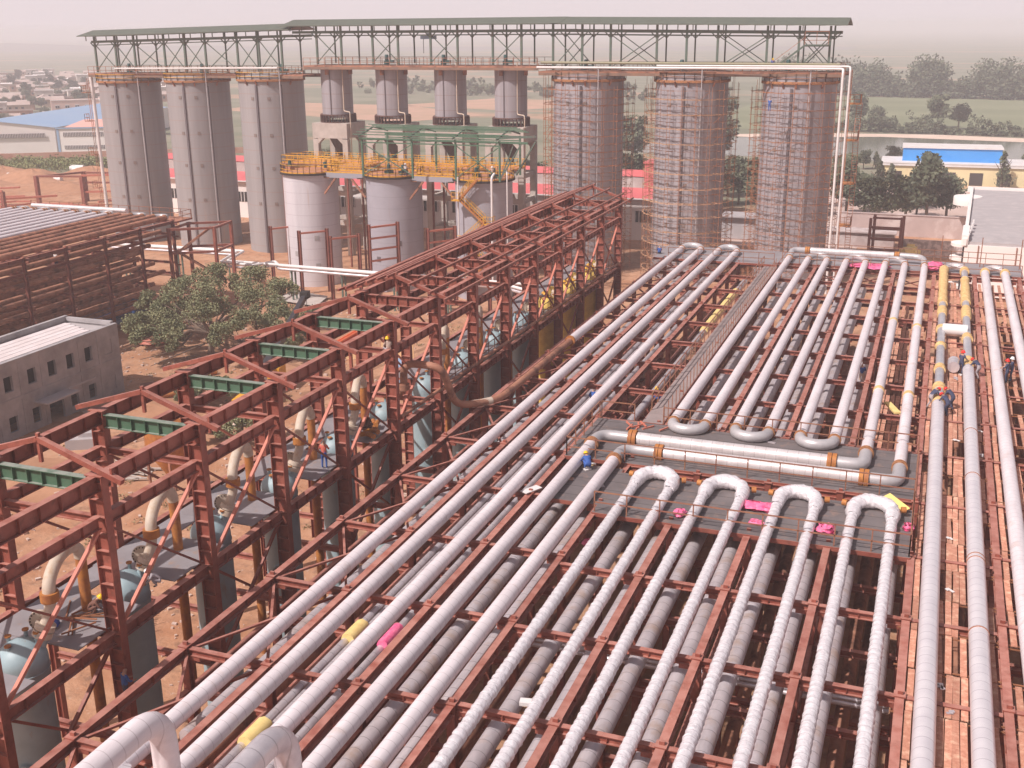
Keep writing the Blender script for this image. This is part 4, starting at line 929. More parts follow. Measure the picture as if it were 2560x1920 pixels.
# foil wrapped loops
Wx = [-13.95,-12.0,-10.1,-8.15,-6.2,-4.3,-2.4,-.45]
for i in range(4):
    a, b = Wx[2*i], Wx[2*i+1]; c = (a+b)/2; R = (b-a)/2; yy = 57.3-.05*i; rn = random.Random(i)
    t = thing('foil_wrapped_loop', ORD[i]+' from the left of the four crinkled foil wrapped pipe loops', 'pipe loop', (c, yy, ZP), 0, 'foil wrapped loops')
    for x, s2 in ((-R, -1), (R, 1)):
        pts = []; rr = []; k = 0; y = 13.5-yy
        while y < -2.0: pts.append((x+rn.uniform(-.012,.012), y, rn.uniform(-.012,.012))); rr.append(.27+.016*((k % 3 == 0)*2-1)*rn.uniform(.3,1)); y += .14; k += 1
        mm = MB().tube(pts, rr, 18); mm.v = [(a_+rn.gauss(0,.005), b_+rn.gauss(0,.01), c_+rn.gauss(0,.005)) for a_, b_, c_ in mm.v]
        part('foil_leg', mm.mesh('foil_leg', FOIL), t)
    pts = [(-R,-2.0,0),(-R,-1.4,.02)]+[(-R*cos(pi*k/22), -.9+R*1.02*sin(pi*k/22), .12*sin(pi*k/22)) for k in range(23)]+[(R,-1.4,.02),(R,-2.0,0)]
    rr = [.28]+[.37+rn.uniform(-.03,.03) for _ in range(len(pts)-2)]+[.28]
    mm = MB().tube(pts, rr, 22); mm.v = [(a_+rn.gauss(0,.015), b_+rn.gauss(0,.02), c_+rn.gauss(0,.015)) for a_, b_, c_ in mm.v]
    part('foil_bend', mm.mesh('foil_bend', FOIL), t)
    for s2 in (-1, 1): part('rust_cap', MB().tube([(s2*(R+.38),-.45,.05),(s2*(R+.62),-.4,.05)], .17, 10).mesh('rust_cap', ORANGE), t)
# right hand pipes over the planks
Rx = [1.5,3.45,5.38,7.25]
for i, x in enumerate(Rx):
    lab = ['pale pipe over the planks, the left one, with yellow wool at its far end','pale pipe over the planks, second from the left, with yellow wool at its far end','pale pipe over the planks, third from the left, crossing where a worker stands','rightmost pale pipe over the planks at the right edge'][i]
    o = Vector((x,12,ZP)); t = thing('insulated_pipe', lab, 'pipe', tuple(o), 0, 'pipes over the planks')
    if i < 2:
        y0 = (75.3, 84.4)[i]
        addpart(t, o, 'cladding', MB().tube([(x,12,ZP),(x,y0,ZP)], .40, 22).mesh('cladding', mat('fresh_aluminium_cladding', (.84,.80,.82), .3, .3, c2=(.74,.70,.73), scale=.9, wave=(.5,.6,(.4,.36,.4),'Y'), bump=.15, bscale=4)))
        addpart(t, o, 'wrapped_section', MB().tube([(x,y0,ZP),(x,120.3,ZP)], .31, 20).mesh('wrapped_section', mat('banded_foil', (.62,.62,.66), .3, .4, c2=(.5,.5,.54), scale=1, wave=(.75,.9,(.2,.2,.22),'Y'), bump=.2)))
        for ya, yb in ([(105,120.3),(100.6,103),(95.5,96),(89.8,90.5),(83.4,84.3),(78.5,79.4),(75.4,76.4)] if i == 0 else [(106,116.5),(100,104),(93,94),(85,87)]):
            n = max(3, int((yb-ya)/.45)); rn = random.Random(int(ya)); pts = [(x, ya+(yb-ya)*k/n, ZP) for k in range(n+1)]
            addpart(t, o, 'wool', MB().tube(pts, [.40+rn.uniform(-.05,.06) for _ in pts], 18).mesh('wool', WOOL))
    else: addpart(t, o, 'cladding', MB().tube([(x,12,ZP),(x,120.6,ZP)], .39, 22).mesh('cladding', CLAD))
    if i in (0, 2):
        ubend(t, o, x, Rx[i+1], 120.6, 1, .36, ALUX, rise=.25, rings=False)
        for q in (x, Rx[i+1]): addpart(t, o, 'wool', MB().tube([(q,120.1,ZP),(q,120.9,ZP)], .47, 16).mesh('wool', WOOL))
for i, yy in enumerate((62.5,52.0,51.6,70.1,44.8)):
    x = Rx[1] if i != 4 else Rx[1]
    solo('tie_band', MB().tube([(0,-.03,0),(0,.03,0)], .425, 20).mesh('tie_band', RUSTP), 'thin rusty band round the second pipe over the planks', 'band', (x, yy, ZP), group='rusty bands on the pipe')
# lower pipes
gl2 = 'pipes on the lower level of the rack'
for i, (x, z, rad, mt, ya, yb, lab) in enumerate(
    [(-25.0,11.0,.33,OLDALU,30,120,'dull lower pipe seen between the two leftmost long pale pipes'),
     (-22.45,11.25,.17,ALU,14,120,'thin shiny lower pipe, left one of the pair beside the third pale pipe'),(-22.0,11.25,.17,ALU,14,120,'thin shiny lower pipe, right one of the pair beside the third pale pipe'),
     (-20.7,11.25,.17,ALU,14,100,'thin shiny lower pipe, left one of the pair beside the fourth pale pipe'),(-20.2,11.25,.17,ALU,14,100,'thin shiny lower pipe, right one of the pair beside the fourth pale pipe'),
     (-18.2,11.15,.36,OLDALU,14,57,'thick dull lower pipe under the left elbow pipe'),(-16.3,11.15,.36,OLDALU,14,57,'thick dull lower pipe under the right elbow pipe'),
     (-18.1,11.1,.30,ALU,68,118,'shiny lower pipe beside the walkway beyond the platform'),(-16.0,11.1,.33,OLDALU,90,118,'dull lower pipe at the far end of the walkway')]+
    [(x+.12,11.15,.37,OLDALU,14,66.5,ORD[k]+' from the left of the dull lower pipes under the foil loops') for k, x in enumerate(Wx)]+
    [(x+.25,11.1,.37,OLDALU,67.5,117,ORD[k]+' from the left of the grey lower pipes under the serpentine pipes') for k, x in enumerate(Mx[:6])]):
    pipe([(x,ya,z),(x,yb,z)], rad, mt, lab, 'lower_pipe', gl2, 16)
for i, (x, z) in enumerate([(-26.0,8.2),(-24.4,8.2),(-21.5,8.0),(-19.0,8.0),(-16.5,8.0),(-13,8.0),(-9.3,8.0),(-5.2,8.0),(-1.6,7.9),(1.6,8.4),(3.1,8.4),(6.2,8.4),(7.6,8.4),(9.4,8.4),(-22.8,4.6),(-17.9,4.6),(-12.2,4.6),(-6.6,4.6),(-1,4.6),(2.6,4.6)]):
    pipe([(x,14,z),(x,118,z)], .33, RUSTP, 'rusty bare pipe deep inside the rack', 'rusty_pipe', 'rusty pipes deep inside the rack', 12)
for k, yy in enumerate((43.5,43.9,44.3,44.7)):
    pipe([(-17,yy,9.4),(.3,yy,9.4)], .11, ALU, 'thin shiny cross pipe below the foil loops', 'cross_pipe', 'thin shiny cross pipes below the foil loops', 10)
# wraps and slabs on lower pipes
def wrap(x, y0, y1, rad, z, mt, lab):
    n = 6; m = MB().tube([(0,0,0),(0,y1-y0,0)], rad, 8); solo('insulation_slab', m.mesh('insulation_slab', mt), lab, 'insulation', (x, y0, z))
wrap(-22.3,38.0,39.4,.36,11.3,SLAB,'yellow foam slab wrapped on the thin lower pipes, the farther one')
wrap(-22.3,30.0,31.4,.38,11.3,SLAB,'yellow foam slab wrapped on the thin lower pipes, the nearer one')
wrap(-20.6,38.0,39.6,.28,11.4,PINK,'pink sheet wrapped round the thin lower pipes beside the yellow slab')
wrap(-18.1,95.5,112,.40,11.15,SLAB,'long yellow insulated section on the lower pipe near the far end')
wrap(-16.0,91,93.2,.42,11.15,SLAB,'short yellow insulated bit on the lower pipe by the walkway')
# foreground pipes that rise and bend down at the lower left
for i, (x, ye) in enumerate(((-18.6,21.4),(-15.0,22.0))):
    t, o = pipe([(x,6,19.1),(x,ye,19.1),(x,ye+.02,6)], .37, CLAD if i == 0 else ALU, ['pale foreground pipe bending straight down at the bottom left corner','shiny foreground pipe bending straight down at the bottom edge'][i], 'down_bend_pipe', fil=1.1)
    addpart(t, o, 'small_riser', MB().tube([(x-1.1,ye-.4,17.3),(x-1.1,ye-.4,6)], .16, 12).mesh('small_riser', ALU))

# ---------------------------------------------------------------- platforms with railings
def platform(label, rects, rails, z=TOP+.06, mt=DECK, nm='steel_platform'):
    p = thing(nm, label, 'platform', (0,0,z))
    for (xa, xb, ya, yb) in rects:
        part('deck', MB().box(((xa+xb)/2,(ya+yb)/2,0), (xb-xa,yb-ya,.05)).mesh('deck', mt), p)
        m = MB().bar((xa,ya,-.1), (xb,ya,-.1), .08, .22).bar((xa,yb,-.1), (xb,yb,-.1), .08, .22).bar((xa,ya,-.1),(xa,yb,-.1),.08,.22).bar((xb,ya,-.1),(xb,yb,-.1),.08,.22)
        part('edge_beam', m.mesh('edge_beam', RED), p)
    for rl_ in rails: part('railing', railing([(x,y,.02) for x, y in rl_], 1.15, 1.75, .036).mesh('railing', RAIL), p)
    return p
platform('near grey deck plate platform under the ends of the foil loops', [(-15.3,.55,51.9,57.7),(-18.3,-15.3,52.9,58.2)], [[(-15.2,52.0),(.5,52.0),(.5,57.5)]])
platform('middle grey platform carrying the two shiny cross pipes', [(-19.2,.55,59.2,66.3)], [[(-19.1,66.3),(-19.1,59.3),(.5,59.3)],[(-14.9,66.4),(.5,66.4)],[(-19.0,66.4),(-16.8,66.4)],[(.52,53),(.52,66.4)]])
platform('narrow walkway with spiky railing posts left of the serpentine pipes', [(-16.3,-15.0,66.5,118.4)], [[(-16.3,69),(-16.3,118)]], nm='walkway', mt=mat('dusty_walkway', (.34,.27,.26), .7, c2=(.26,.21,.20), scale=.6, wave=(.2,.4,(.2,.16,.15),'Y')))
m = MB(); y = 67
while y < 118: m.bar((-15,y,TOP),(-15,y,TOP+1.15),.05); y += 1.15
m.bar((-15,80,TOP+.6),(-15,118,TOP+.6),.04); solo('post_row', m.mesh('post_row', RAIL), 'row of thin upright railing posts on the right side of the narrow walkway', 'railing')
platform('far grey platform under the bends at the end of the long pipes', [(-28.6,-15.2,119.6,127)], [[(-28.5,127),(-15,127)],[(-27,119.8),(-15.5,119.8)]], mt=DECKL)
platform('far grey platform behind the serpentine pipes and the right pipes', [(-15.1,9,121.0,127)], [[(-15,127),(9,127)],[(-14.8,120.9),(8.8,120.9)]], mt=DECKL)
m = MB()
for x in (1.1, 5.0, 8.8): m.bar((x,125,TOP),(x,125,TOP+3.2),.09)
solo('lamp_posts', m.mesh('lamp_posts', RAIL), 'three thin dark uprights on the far railing before the cream building', 'posts')
# small clutter on the decks
def blob(mt, label, x, y, z, s, cat, name, seed=1, flat=.4, n=3):
    rn = random.Random(seed); m = MB()
    for i in range(n):
        m.lathe([(.01,0),(.7,.03),(1,.3),(.75,.6),(.01,.75)], 9, (rn.uniform(-.8,.8)*(i>0), rn.uniform(-.8,.8)*(i>0), 0))
    m.v = [(a*(1+.25*rn.uniform(-1,1)), b*(1+.25*rn.uniform(-1,1)), c_*(1+.3*rn.uniform(-1,1))) for a, b, c_ in m.v]
    solo(name, m.mesh(name, mt), label, cat, (x, y, z), rn.uniform(0,3), scale=(s, s*.8, s*flat*2))
DZ = TOP+.1
blob(PINK,'crumpled pink plastic between the first and second foil loops',-10.9,52.9,DZ,.35,'plastic','crumpled_plastic',1,.6)
blob(PINK,'large crumpled pink plastic sheet right of the second foil loop',-7.25,55.2,DZ,.62,'plastic','crumpled_plastic',2,.35)
blob(PINK,'small pink plastic strip below the large pink sheet',-7.0,53.3,DZ,.28,'plastic','crumpled_plastic',3,.5)
blob(PINK,'crumpled pink plastic between the third and fourth foil loops',-3.4,53.4,DZ,.35,'plastic','crumpled_plastic',4,.9)
blob(PINK,'small pink rag at the right end of the near railing',.45,55.1,DZ,.22,'plastic','crumpled_plastic',5,1.2)
blob(PINK,'big pink sheet behind the far end of the last serpentine pipe',.5,123.0,DZ,1.1,'plastic','crumpled_plastic',6,.35)
blob(PINK,'long pink sheets lying on the far deck behind the serpentine pipes',-5.6,121.6,DZ,1.3,'plastic','crumpled_plastic',7,.15,5)
blob(PINK,'tiny pink rag below the third platform pipe',-14.9,50.6,11.4,.3,'plastic','crumpled_plastic',8,.6)
blob(PINK,'pink rag caught deep below the foil loops',-12.6,44.2,9.6,.35,'plastic','crumpled_plastic',9,.6)
m = MB().box((0,0,0), (1.5,.5,.04)); solo('yellow_sheet', m.mesh('yellow_sheet', YSH), 'bent yellow sheet leaning on the rightmost foil bend', 'sheet', (-.35,57.6,DZ+.35), -.9, rot=(.25,.2,-.75))
m = MB().box((0,0,0), (.45,2.3,.12)); solo('yellow_slab', m.mesh('yellow_slab', SLAB), 'small yellowish board with a pink end lying on the lower planks', 'board', (-1.35,76.4,12.1), .35)
m = MB().tube([(-.95,0,0),(.95,0,0)], .5, 16); solo('cladding_roll', m.mesh('cladding_roll', WHITE), 'bright white roll lying across between the two left plank pipes', 'roll', (2.5,95,13.2))
m = MB().tube([(0,-.8,0),(0,.8,0)], .42, 16); solo('cladding_roll', m.mesh('cladding_roll', ALU), 'shiny metal roll standing between the two left plank pipes', 'roll', (2.45,85.6,12.95))
rn = random.Random(21)
for i in range(14):
    x, y = rn.uniform(-18.8,-15.6), rn.uniform(53.2,58.4)
    if i > 8: x, y = rn.uniform(-18,-1), rn.uniform(61,66)
    m = MB().box((0,0,0), (rn.uniform(.3,.9),rn.uniform(.1,.35),.04)); solo('scrap', m.mesh('scrap', rn.choice([WOOL,ALU,PLANK,WHITE])), 'small scrap of insulation or sheet lying on the grey decks', 'scrap', (x,y,DZ), rn.uniform(0,3), group='scraps on the decks')
for i in range(8):
    m = MB().bar((0,0,0),(.9,0,.05),.09); solo('short_rod', m.mesh('short_rod', PRIMER), 'short reddish rod in the loose pile behind the left elbow', 'rod', (-15.6+rn.uniform(-1.3,1.1),64.8+rn.uniform(-.5,.5),DZ+.02*i), rn.uniform(.8,2.4), group='short rods on the middle platform')
for i in range(12):
    x = rn.choice([2.1,2.4,2.7,3.0,4.1,6.1]); m = MB().box((0,0,0), (rn.uniform(.2,.6),.12,.03)).box((.1,.1,.01), (.2,.14,.03))
    solo('scrap', m.mesh('scrap', WHITE if i % 3 else ALU), 'small bright offcut of sheet lying on the rusty planks', 'scrap', (x, rn.uniform(34,90), 12.5), rn.uniform(0,3), group='offcuts on the planks')
m = MB().box((0,0,0), (1.2,.5,.05)); solo('white_sheet', m.mesh('white_sheet', WHITE), 'white sheet lying on the beam next to the left elbow pipe', 'sheet', (-19.3,53.6,DZ), 1.1)
m = MB().box((0,0,0), (.6,.35,.15)); solo('white_board', m.mesh('white_board', WHITE), 'small white board in the first gap of the foil loops at the bottom edge', 'board', (-12.9,35.3,12.0), .2)
# ---------------------------------------------------------------- rusty planks and thin poles, right
pl = MB().box((0,1.52,0), (.25,3.04,.045)); 
for sx in (-1, 1): pl.box((sx*.118,1.52,-.035), (.015,3.04,.05))
PLM = pl.mesh('plank', PLANK); rn = random.Random(4); cnt = 0
for x in (.95,2.03,2.32,2.61,2.9,4.02,4.87,6.0,6.62,8.05):
    y = 23.4
    while y < 117:
        if rn.random() > (.1 if x < 5 else .12) and cnt < 300:
            solo('rusty_plank', PLM, 'rusty perforated steel plank laid lengthwise between the right hand pipes', 'plank', (x+rn.uniform(-.03,.03), y+rn.uniform(-.05,.05), 12.42+rn.uniform(0,.03)), rn.gauss(0,.012), 'rusty planks between the right hand pipes'); cnt += 1
        y += 3.13
y = 23.3; k = 0
while y < 117:
    for dy in (0, .35):
        solo('scaffold_pole', cached('pole', lambda: MB().bar((0,0,0),(8.4,0,0),.05).mesh('scaffold_pole', TUBE)), 'thin rusty pole lying across under the planks', 'pole', (.4+rn.uniform(-.2,.2), y+dy, 12.34), rn.gauss(0,.01), 'poles under the planks')
    y += 3.13
m = MB(); rn = random.Random(8)
for j in range(14):
    for x in (-2.9,-2.55,-2.2,-1.85,-1.5,-1.15,-.8,-.4,0):
        if rn.random() > .12: m.box((x, 67+j*3.3+1.6, 10.75), (.27,3.1,.05), 0, rn.gauss(0,.015))
solo('plank_floor', m.mesh('plank_floor', PLANK), 'lower floor of rusty planks below the last two serpentine pipes', 'planks')
# ---------------------------------------------------------------- open steel frame on the left
ys = [27.1+6.7*i for i in range(14)]
fr = thing('open_frame_building', 'long open red steel frame with gabled rafters and grey vessels inside', 'steel frame', (0,0,0))
def framecol(h):
    m = MB().box((-.36,0,h/2), (.035,.42,h)).box((.36,0,h/2), (.035,.42,h)).box((0,.0,h/2), (.69,.03,h))
    z = .6
    while z < h-.2:
        m.box((0,-.105,z), (.68,.18,.03)); m.box((0,.105,z), (.68,.18,.03)); z += .78
    m.box((0,0,h+.02), (.85,.5,.04)); return m.mesh('column', RED)
fc = framecol(19.6); XL, XR = -36.75, -31.2
for y in ys:
    for x in (XL, XR): part('column', fc, fr, (x, y, 0))
gb = MB().ibeam(6.66, .72, .36, .035, 1.1).mesh('top_girder', RED)
mb2 = MB().ibeam(6.2, .55, .34, .03, 1.0).mesh('mid_girder', RED)
lb2 = MB().ibeam(6.2, .55, .34, .03, 1.0).mesh('floor_girder', RED)
for i, (a, b) in enumerate(zip(ys, ys[1:])):
    for x in (XL, XR):
        part('top_girder', gb, fr, (x, a+.02, 19.62)); part('mid_girder', mb2, fr, (x, a+.25, 17.85)); part('floor_girder', lb2, fr, (x, a+.25, 12.42))
    part('brace', MB().bar((XR+.05,a+.3,12.5), (XR+.05,b-.25,17.3), .16, .14).mesh('brace', PRIMER), fr)
    part('brace', MB().bar((XR-.12,b-.3,12.5), (XR-.12,a+.3,17.2), .1, .1).mesh('brace', REDD), fr)
    if i % 2 == 0: part('brace', MB().bar((XR,a+.3,7), (XR,b-.3,12), .16, .14).mesh('brace', RED), fr); part('brace', MB().bar((XR-.2,a+.3,12),(XR-.2,b-.3,7),.12,.12).mesh('brace', RED), fr)
    part('brace', MB().bar((XL,a+.3,17.2), (XL,b-.3,12.6), .12, .12).mesh('brace', PRIMER if i % 3 == 0 else REDD), fr)
cbm = {}
for i, y in enumerate(ys):
    mtc = GREEN if i < 6 else RED
    m = MB().ibeam(XR-XL-.8, .66, .34, .035, .78); 
    q = part('cross_girder', m.mesh('cross_girder', mtc), fr, (XL+.4, y, 19.45), (0,0,-pi/2))
    if i < 6: q['label'] = 'green painted cross girder'
    for z in (17.75, 12.3, 7.0): part('floor_cross_beam', cached('fcb', lambda: MB().ibeam(XR-XL-.78, .34, .26, .03).mesh('floor_cross_beam', RED)), fr, (XL+.39, y, z), (0,0,-pi/2))
    m = MB().bar((-38.0,y,19.62),(-34,y,20.85),.26,.22).bar((-34,y,20.85),(-29.9,y,19.45),.26,.22).bar((-34,y,19.8),(-34,y,21.1),.14).bar((-30.4,y,19.2),(-30.4,y,20.0),.1)
    part('rafter', m.mesh('rafter', RED), fr)
for x, z in ((-38,19.8),(-37.4,20.0),(-36.6,20.2),(-35.8,20.5),(-35.0,20.75),(-34.2,21.0),(-32.6,20.55),(-31.1,20.1),(-30.0,19.7)):
    part('purlin', MB().bar((x,ys[6]-1.0,z),(x,ys[-1]+1.3,z),.13,.16).mesh('purlin', REDD if x > -33 else RED), fr)
rn = random.Random(2)
vy = [30.6+6.45*i for i in range(13)]
for i, v_ in enumerate([24.1]+vy):      # floor plates leave the vessel openings free
    if i == 6: continue
    y0 = v_+1.2; y1 = v_+6.45-1.2
    m = MB().box(((XL+XR)/2+.1,(y0+y1)/2,12.46), (XR-XL-.8,y1-y0,.05)).box((-35.4,y1+1.2,12.46), (1.5,2.38,.05))
    part('floor_plate', m.mesh('floor_plate', DECKL), fr)
part('handrail', railing([(XR-.3,ys[6],12.5),(XR-.3,ys[13],12.5)], 1.1, 1.3, .03).mesh('handrail', RAIL), fr)
part('rusty_pipe_rail', MB().tube([(XR+.3,61,13.1),(XR+.3,114.5,13.0)], .13, 10).mesh('rusty_pipe_rail', RUSTP), fr)
# short outer posts beyond the frame
for i, y in enumerate(ys[:9]):
    part('outer_post', cached('opost', lambda: MB().box((-.17,0,4.6),(.03,.34,9.2)).box((.17,0,4.6),(.03,.34,9.2)).box((0,0,4.6),(.31,.03,9.2)).mesh('outer_post', RED)), fr, (-41.8,y,0))
    part('outer_beam', cached('obeam', lambda: MB().ibeam(4.3,.34,.26,.03).mesh('outer_beam', RED)), fr, (-41.5,y,9.1), (0,0,-pi/2))
    part('outer_beam', cached('obeam', lambda: None), fr, (-41.5,y,5.4), (0,0,-pi/2))
# ---------------------------------------------------------------- vessels with goosenecks
def vessel_parts(t, body, goose=True, yellow=False):
    m = MB().lathe([(1.02,0),(1.02,12.3)]+[(1.02*cos(a*pi/20), 12.3+.95*sin(a*pi/20)) for a in range(1,10)]+[(.02,13.25)], 40)
    part('shell', m.mesh('shell', body), t)
    part('weld_ring', MB().lathe([(1.025,0),(1.05,.02),(1.05,.06),(1.025,.08)], 40).mesh('weld_ring', body), t, (0,0,11.9))
    for k in range(4):
        a = k*1.35+.5; rr = .55 if k else .7
        nz = part('nozzle', MB().tube([(0,0,0),(0,0,.62)], .085, 10).mesh('nozzle', body), t, (rr*cos(a), rr*sin(a), 12.9-.1*k))
        part('cap', MB().tube([(0,0,0),(0,0,.06)], .14, 12).mesh('cap', ORANGE), nz, (0,0,.6))
    az = -1.25; m = MB().tube([(0,0,0),(.22,0,0)], .42, 20); mh = part('manhole', m.mesh('manhole', body), t, (1.0*cos(az), 1.0*sin(az), 7.6), (0,0,az))
    m = MB().tube([(.225,0,0),(.235,0,0)], .32, 20); part('opening', m.mesh('opening', DARK), mh)
    m = MB()
    for q in (-.12,.12): m.bar((.26,q,-.3),(.26,q,.3),.035).bar((.26,-.3,q),(.26,.3,q),.035)
    part('grid', m.mesh('grid', RUSTP), mh)
    m = MB().tube([(0,0,0),(.12,0,0)], .48, 24); dc = part('manhole_cover', m.mesh('manhole_cover', BEIGE if not yellow else body), t, (.15,1.15,13.6), (0,0,-1.1))
    m = MB()
    for q in range(18): a = 2*pi*q/18; m.box((.14,.42*cos(a),.42*sin(a)), (.05,.05,.05))
    part('bolts', m.mesh('bolts', DARK), dc)
    if goose:
        part('neck', MB().tube([(.45,.5,12.7),(.62,.68,13.3)], .28, 16).mesh('neck', body), t)
        part('flange', MB().tube([(.58,.64,13.2),(.66,.72,13.46)], .42, 18).tube([(.67,.74,13.5),(.74,.81,13.72)], .42, 18).mesh('flange', BEIGE), t)
        part('lower_neck', MB().tube([(.72,.8,13.7),(.88,.98,14.3),(.92,1.02,14.7)], .24, 16).mesh('lower_neck', BEIGE), t)
        part('upper_flange', MB().tube([(.92,1.02,14.7),(.92,1.02,15.1)], .38, 16).mesh('upper_flange', ORANGE), t)
        ax, ay, bx, by = .92, 1.02, -.15, 4.1
        P = [(ax,ay,15.05)]+[(ax+(bx-ax)*(1-cos(a*pi/14))/2, ay+(by-ay)*(1-cos(a*pi/14))/2, 15.1+.95*sin(a*pi/14)) for a in range(15)]
        part('gooseneck', MB().tube(P, .265, 16).mesh('gooseneck', BEIGE), t)
        part('down_leg', MB().tube([(bx,by,15.22),(bx,by,12.4),(bx,by,3)], .24, 16).mesh('down_leg', ORANGE), t)
nv = 15
vlab = {0:'nearest blue grey domed vessel at the bottom left corner', 1:'second blue grey domed vessel from the bottom left corner', 2:'third blue grey domed vessel, behind the pale round manhole cover',3:'fourth blue grey domed vessel along the frame',
        4:'fifth blue grey domed vessel, beside the pile of rusty stubs',5:'sixth blue grey domed vessel, where the bare rusty pipe arrives',6:'seventh blue grey domed vessel along the frame',7:'eighth blue grey domed vessel along the frame',8:'ninth blue grey domed vessel along the frame',9:'tenth blue grey domed vessel along the frame',
        10:'nearest yellow insulated vessel in the frame',11:'second yellow insulated vessel, topped by orange valves',12:'third yellow insulated vessel, at the far end of the frame',13:'fourth'}
for i, y in enumerate(vy):
    yel = 10 <= i <= 13
    t = thing('vessel', vlab[i], 'vessel', (-33.35+.06*i, y, 0), 0, 'vessels in the steel frame')
    vessel_parts(t, VESY if yel else VESS, goose=i != 5, yellow=yel)
    if yel:
        m = MB()
        for q in range(5): m.lathe([(.01,0),(.22,.1),(.01,.3)], 8, (rn.uniform(-.4,.4), rn.uniform(-.4,.4), 13.1+rn.uniform(0,.5)))
        part('valve', m.mesh('valve', YEL), t)
for i, y in enumerate(vy):      # foundations under the vessels
    solo('vessel_foundation', cached('vf', lambda: MB().lathe([(1.6,0),(1.6,.5),(1.05,.5)], 24).box((0,2.9,.2), (2.6,1.6,.4)).mesh('vessel_foundation', CONC)), 'pale concrete foundation on the ground under a vessel in the frame', 'foundation', (-33.3, y, 0), group='foundations under the vessels')
m = MB().box((0,0,.12), (1.6,92,.24)); solo('ground_beam', m.mesh('ground_beam', CONC), 'long pale concrete ground beam between the frame and the pipe rack', 'concrete', (-29.2, 70, 0))
m = MB().tube([(0,20,.6),(0,112,.6)],.25,10).tube([(.7,20,.6),(.7,112,.6)],.25,10)
solo('ground_pipes', m.mesh('ground_pipes', RUSTP), 'two dark rusty pipes lying low beside the concrete ground beam', 'pipes', (-30.6,0,0))
# stubs and timbers on the frame floor
for i in range(12):
    m = MB().tube([(-.35,0,0),(.35,0,0)], .16, 10); solo('rusty_stub', m.mesh('rusty_stub', ORANGE), 'short rusty pipe stub in the pile on the frame floor', 'pipe stub', (-32.2+rn.uniform(-.6,.7), 58.6+rn.uniform(-1.2,1.6), 12.66+.1*(i % 3)), rn.uniform(0,3), 'rusty stubs on the frame floor')
for i in range(9):
    m = MB().bar((0,0,0),(1.5,0,0),.06); solo('rod', m.mesh('rod', TUBE), 'thin rusty rod scattered beside the crouching worker on the frame floor', 'rod', (-33.2+rn.uniform(-.8,.8), 33.2+rn.uniform(-.9,.9), 12.52+.02*i), rn.uniform(0,3), 'rods on the frame floor')
blob(mat('blue_tarp', (.03,.08,.35), .7),'crumpled blue sheet beside the nearest gooseneck',-33.9,33.0,12.5,.35,'sheet','blue_sheet',5,.4)
blob(BRNW,'brown bundle hanging at the fifth gooseneck',-31.9,58.2,13.2,.35,'bundle','bundle',6,1.2)
# ---------------------------------------------------------------- left pipe rack
lr = rack('pipe_rack', 'tall red pipe rack at the left edge crowded with bare rusty pipes', [-96,-103,-110,-117,-124], [56.6+6.75*i for i in range(11)], 12.6, True, (10.9,7.0,5.5), mt=REDD)
for i in range(15):
    x = -96.9-1.83*i; rusty = i < 5
    t, o = pipe([(x,54,13.0),(x,123.6,13.0)], .36, RUSTP if rusty else CLAD, (ORD[i]+' from the right on top of the left rack, '+('a bare rusty pipe' if rusty else 'a pale clad pipe')), 'rusty_pipe' if rusty else 'insulated_pipe', 'top pipes of the left rack', 14)
    if i in (0, 2): ubend(t, o, x, x-1.83, 123.7, 1, .34, BEND)
    elif i in (5, 7, 9, 11, 13) : ubend(t, o, x, x-1.83, 123.7, 1, .34, BEND)
    if not rusty: addpart(t, o, 'flange', ring((x,123.2,13.0), (0,1,0), .42, .2))
t, o = pipe([(-104.5,125.5,13.3),(-121,125.5,13.3)], .33, ALUX, 'pale cross pipe behind the far ends of the left rack pipes', 'cross_pipe')
k = 0
for z in (11.3, 9.3, 7.4, 5.9, 4.0, 2.4):
    for x in (-96.9,-98.9,-100.9,-103.9,-107.0):
        if (k*7) % 11 == 3: k += 1; continue
        pipe([(x,54,z),(x,122.5-2*(k % 3),z)], .3, RUSTP, 'bare rusty pipe inside the left rack', 'rusty_pipe', 'bare pipes inside the left rack', 10); k += 1
for i in range(4):
    m = MB().tube([(0,0,0),(0,5,0)], .35, 12); solo('blue_drum', m.mesh('blue_drum', mat('dark_blue_paint', (.02,.08,.22), .5)), 'dark blue tank lying below the left rack, '+ORD[i]+' from the left', 'tank', (-103+1.7*i, 112, 1.0), group='blue tanks under the left rack')
m = MB().box((0,0,1.2),(9,.1,2.4)); solo('blue_fence', m.mesh('blue_fence', mat('dark_blue_paint', (.02,.08,.22), .5)), 'dark blue site fence below the left rack beside the tree', 'fence', (-101.5, 120, 0), -.05)
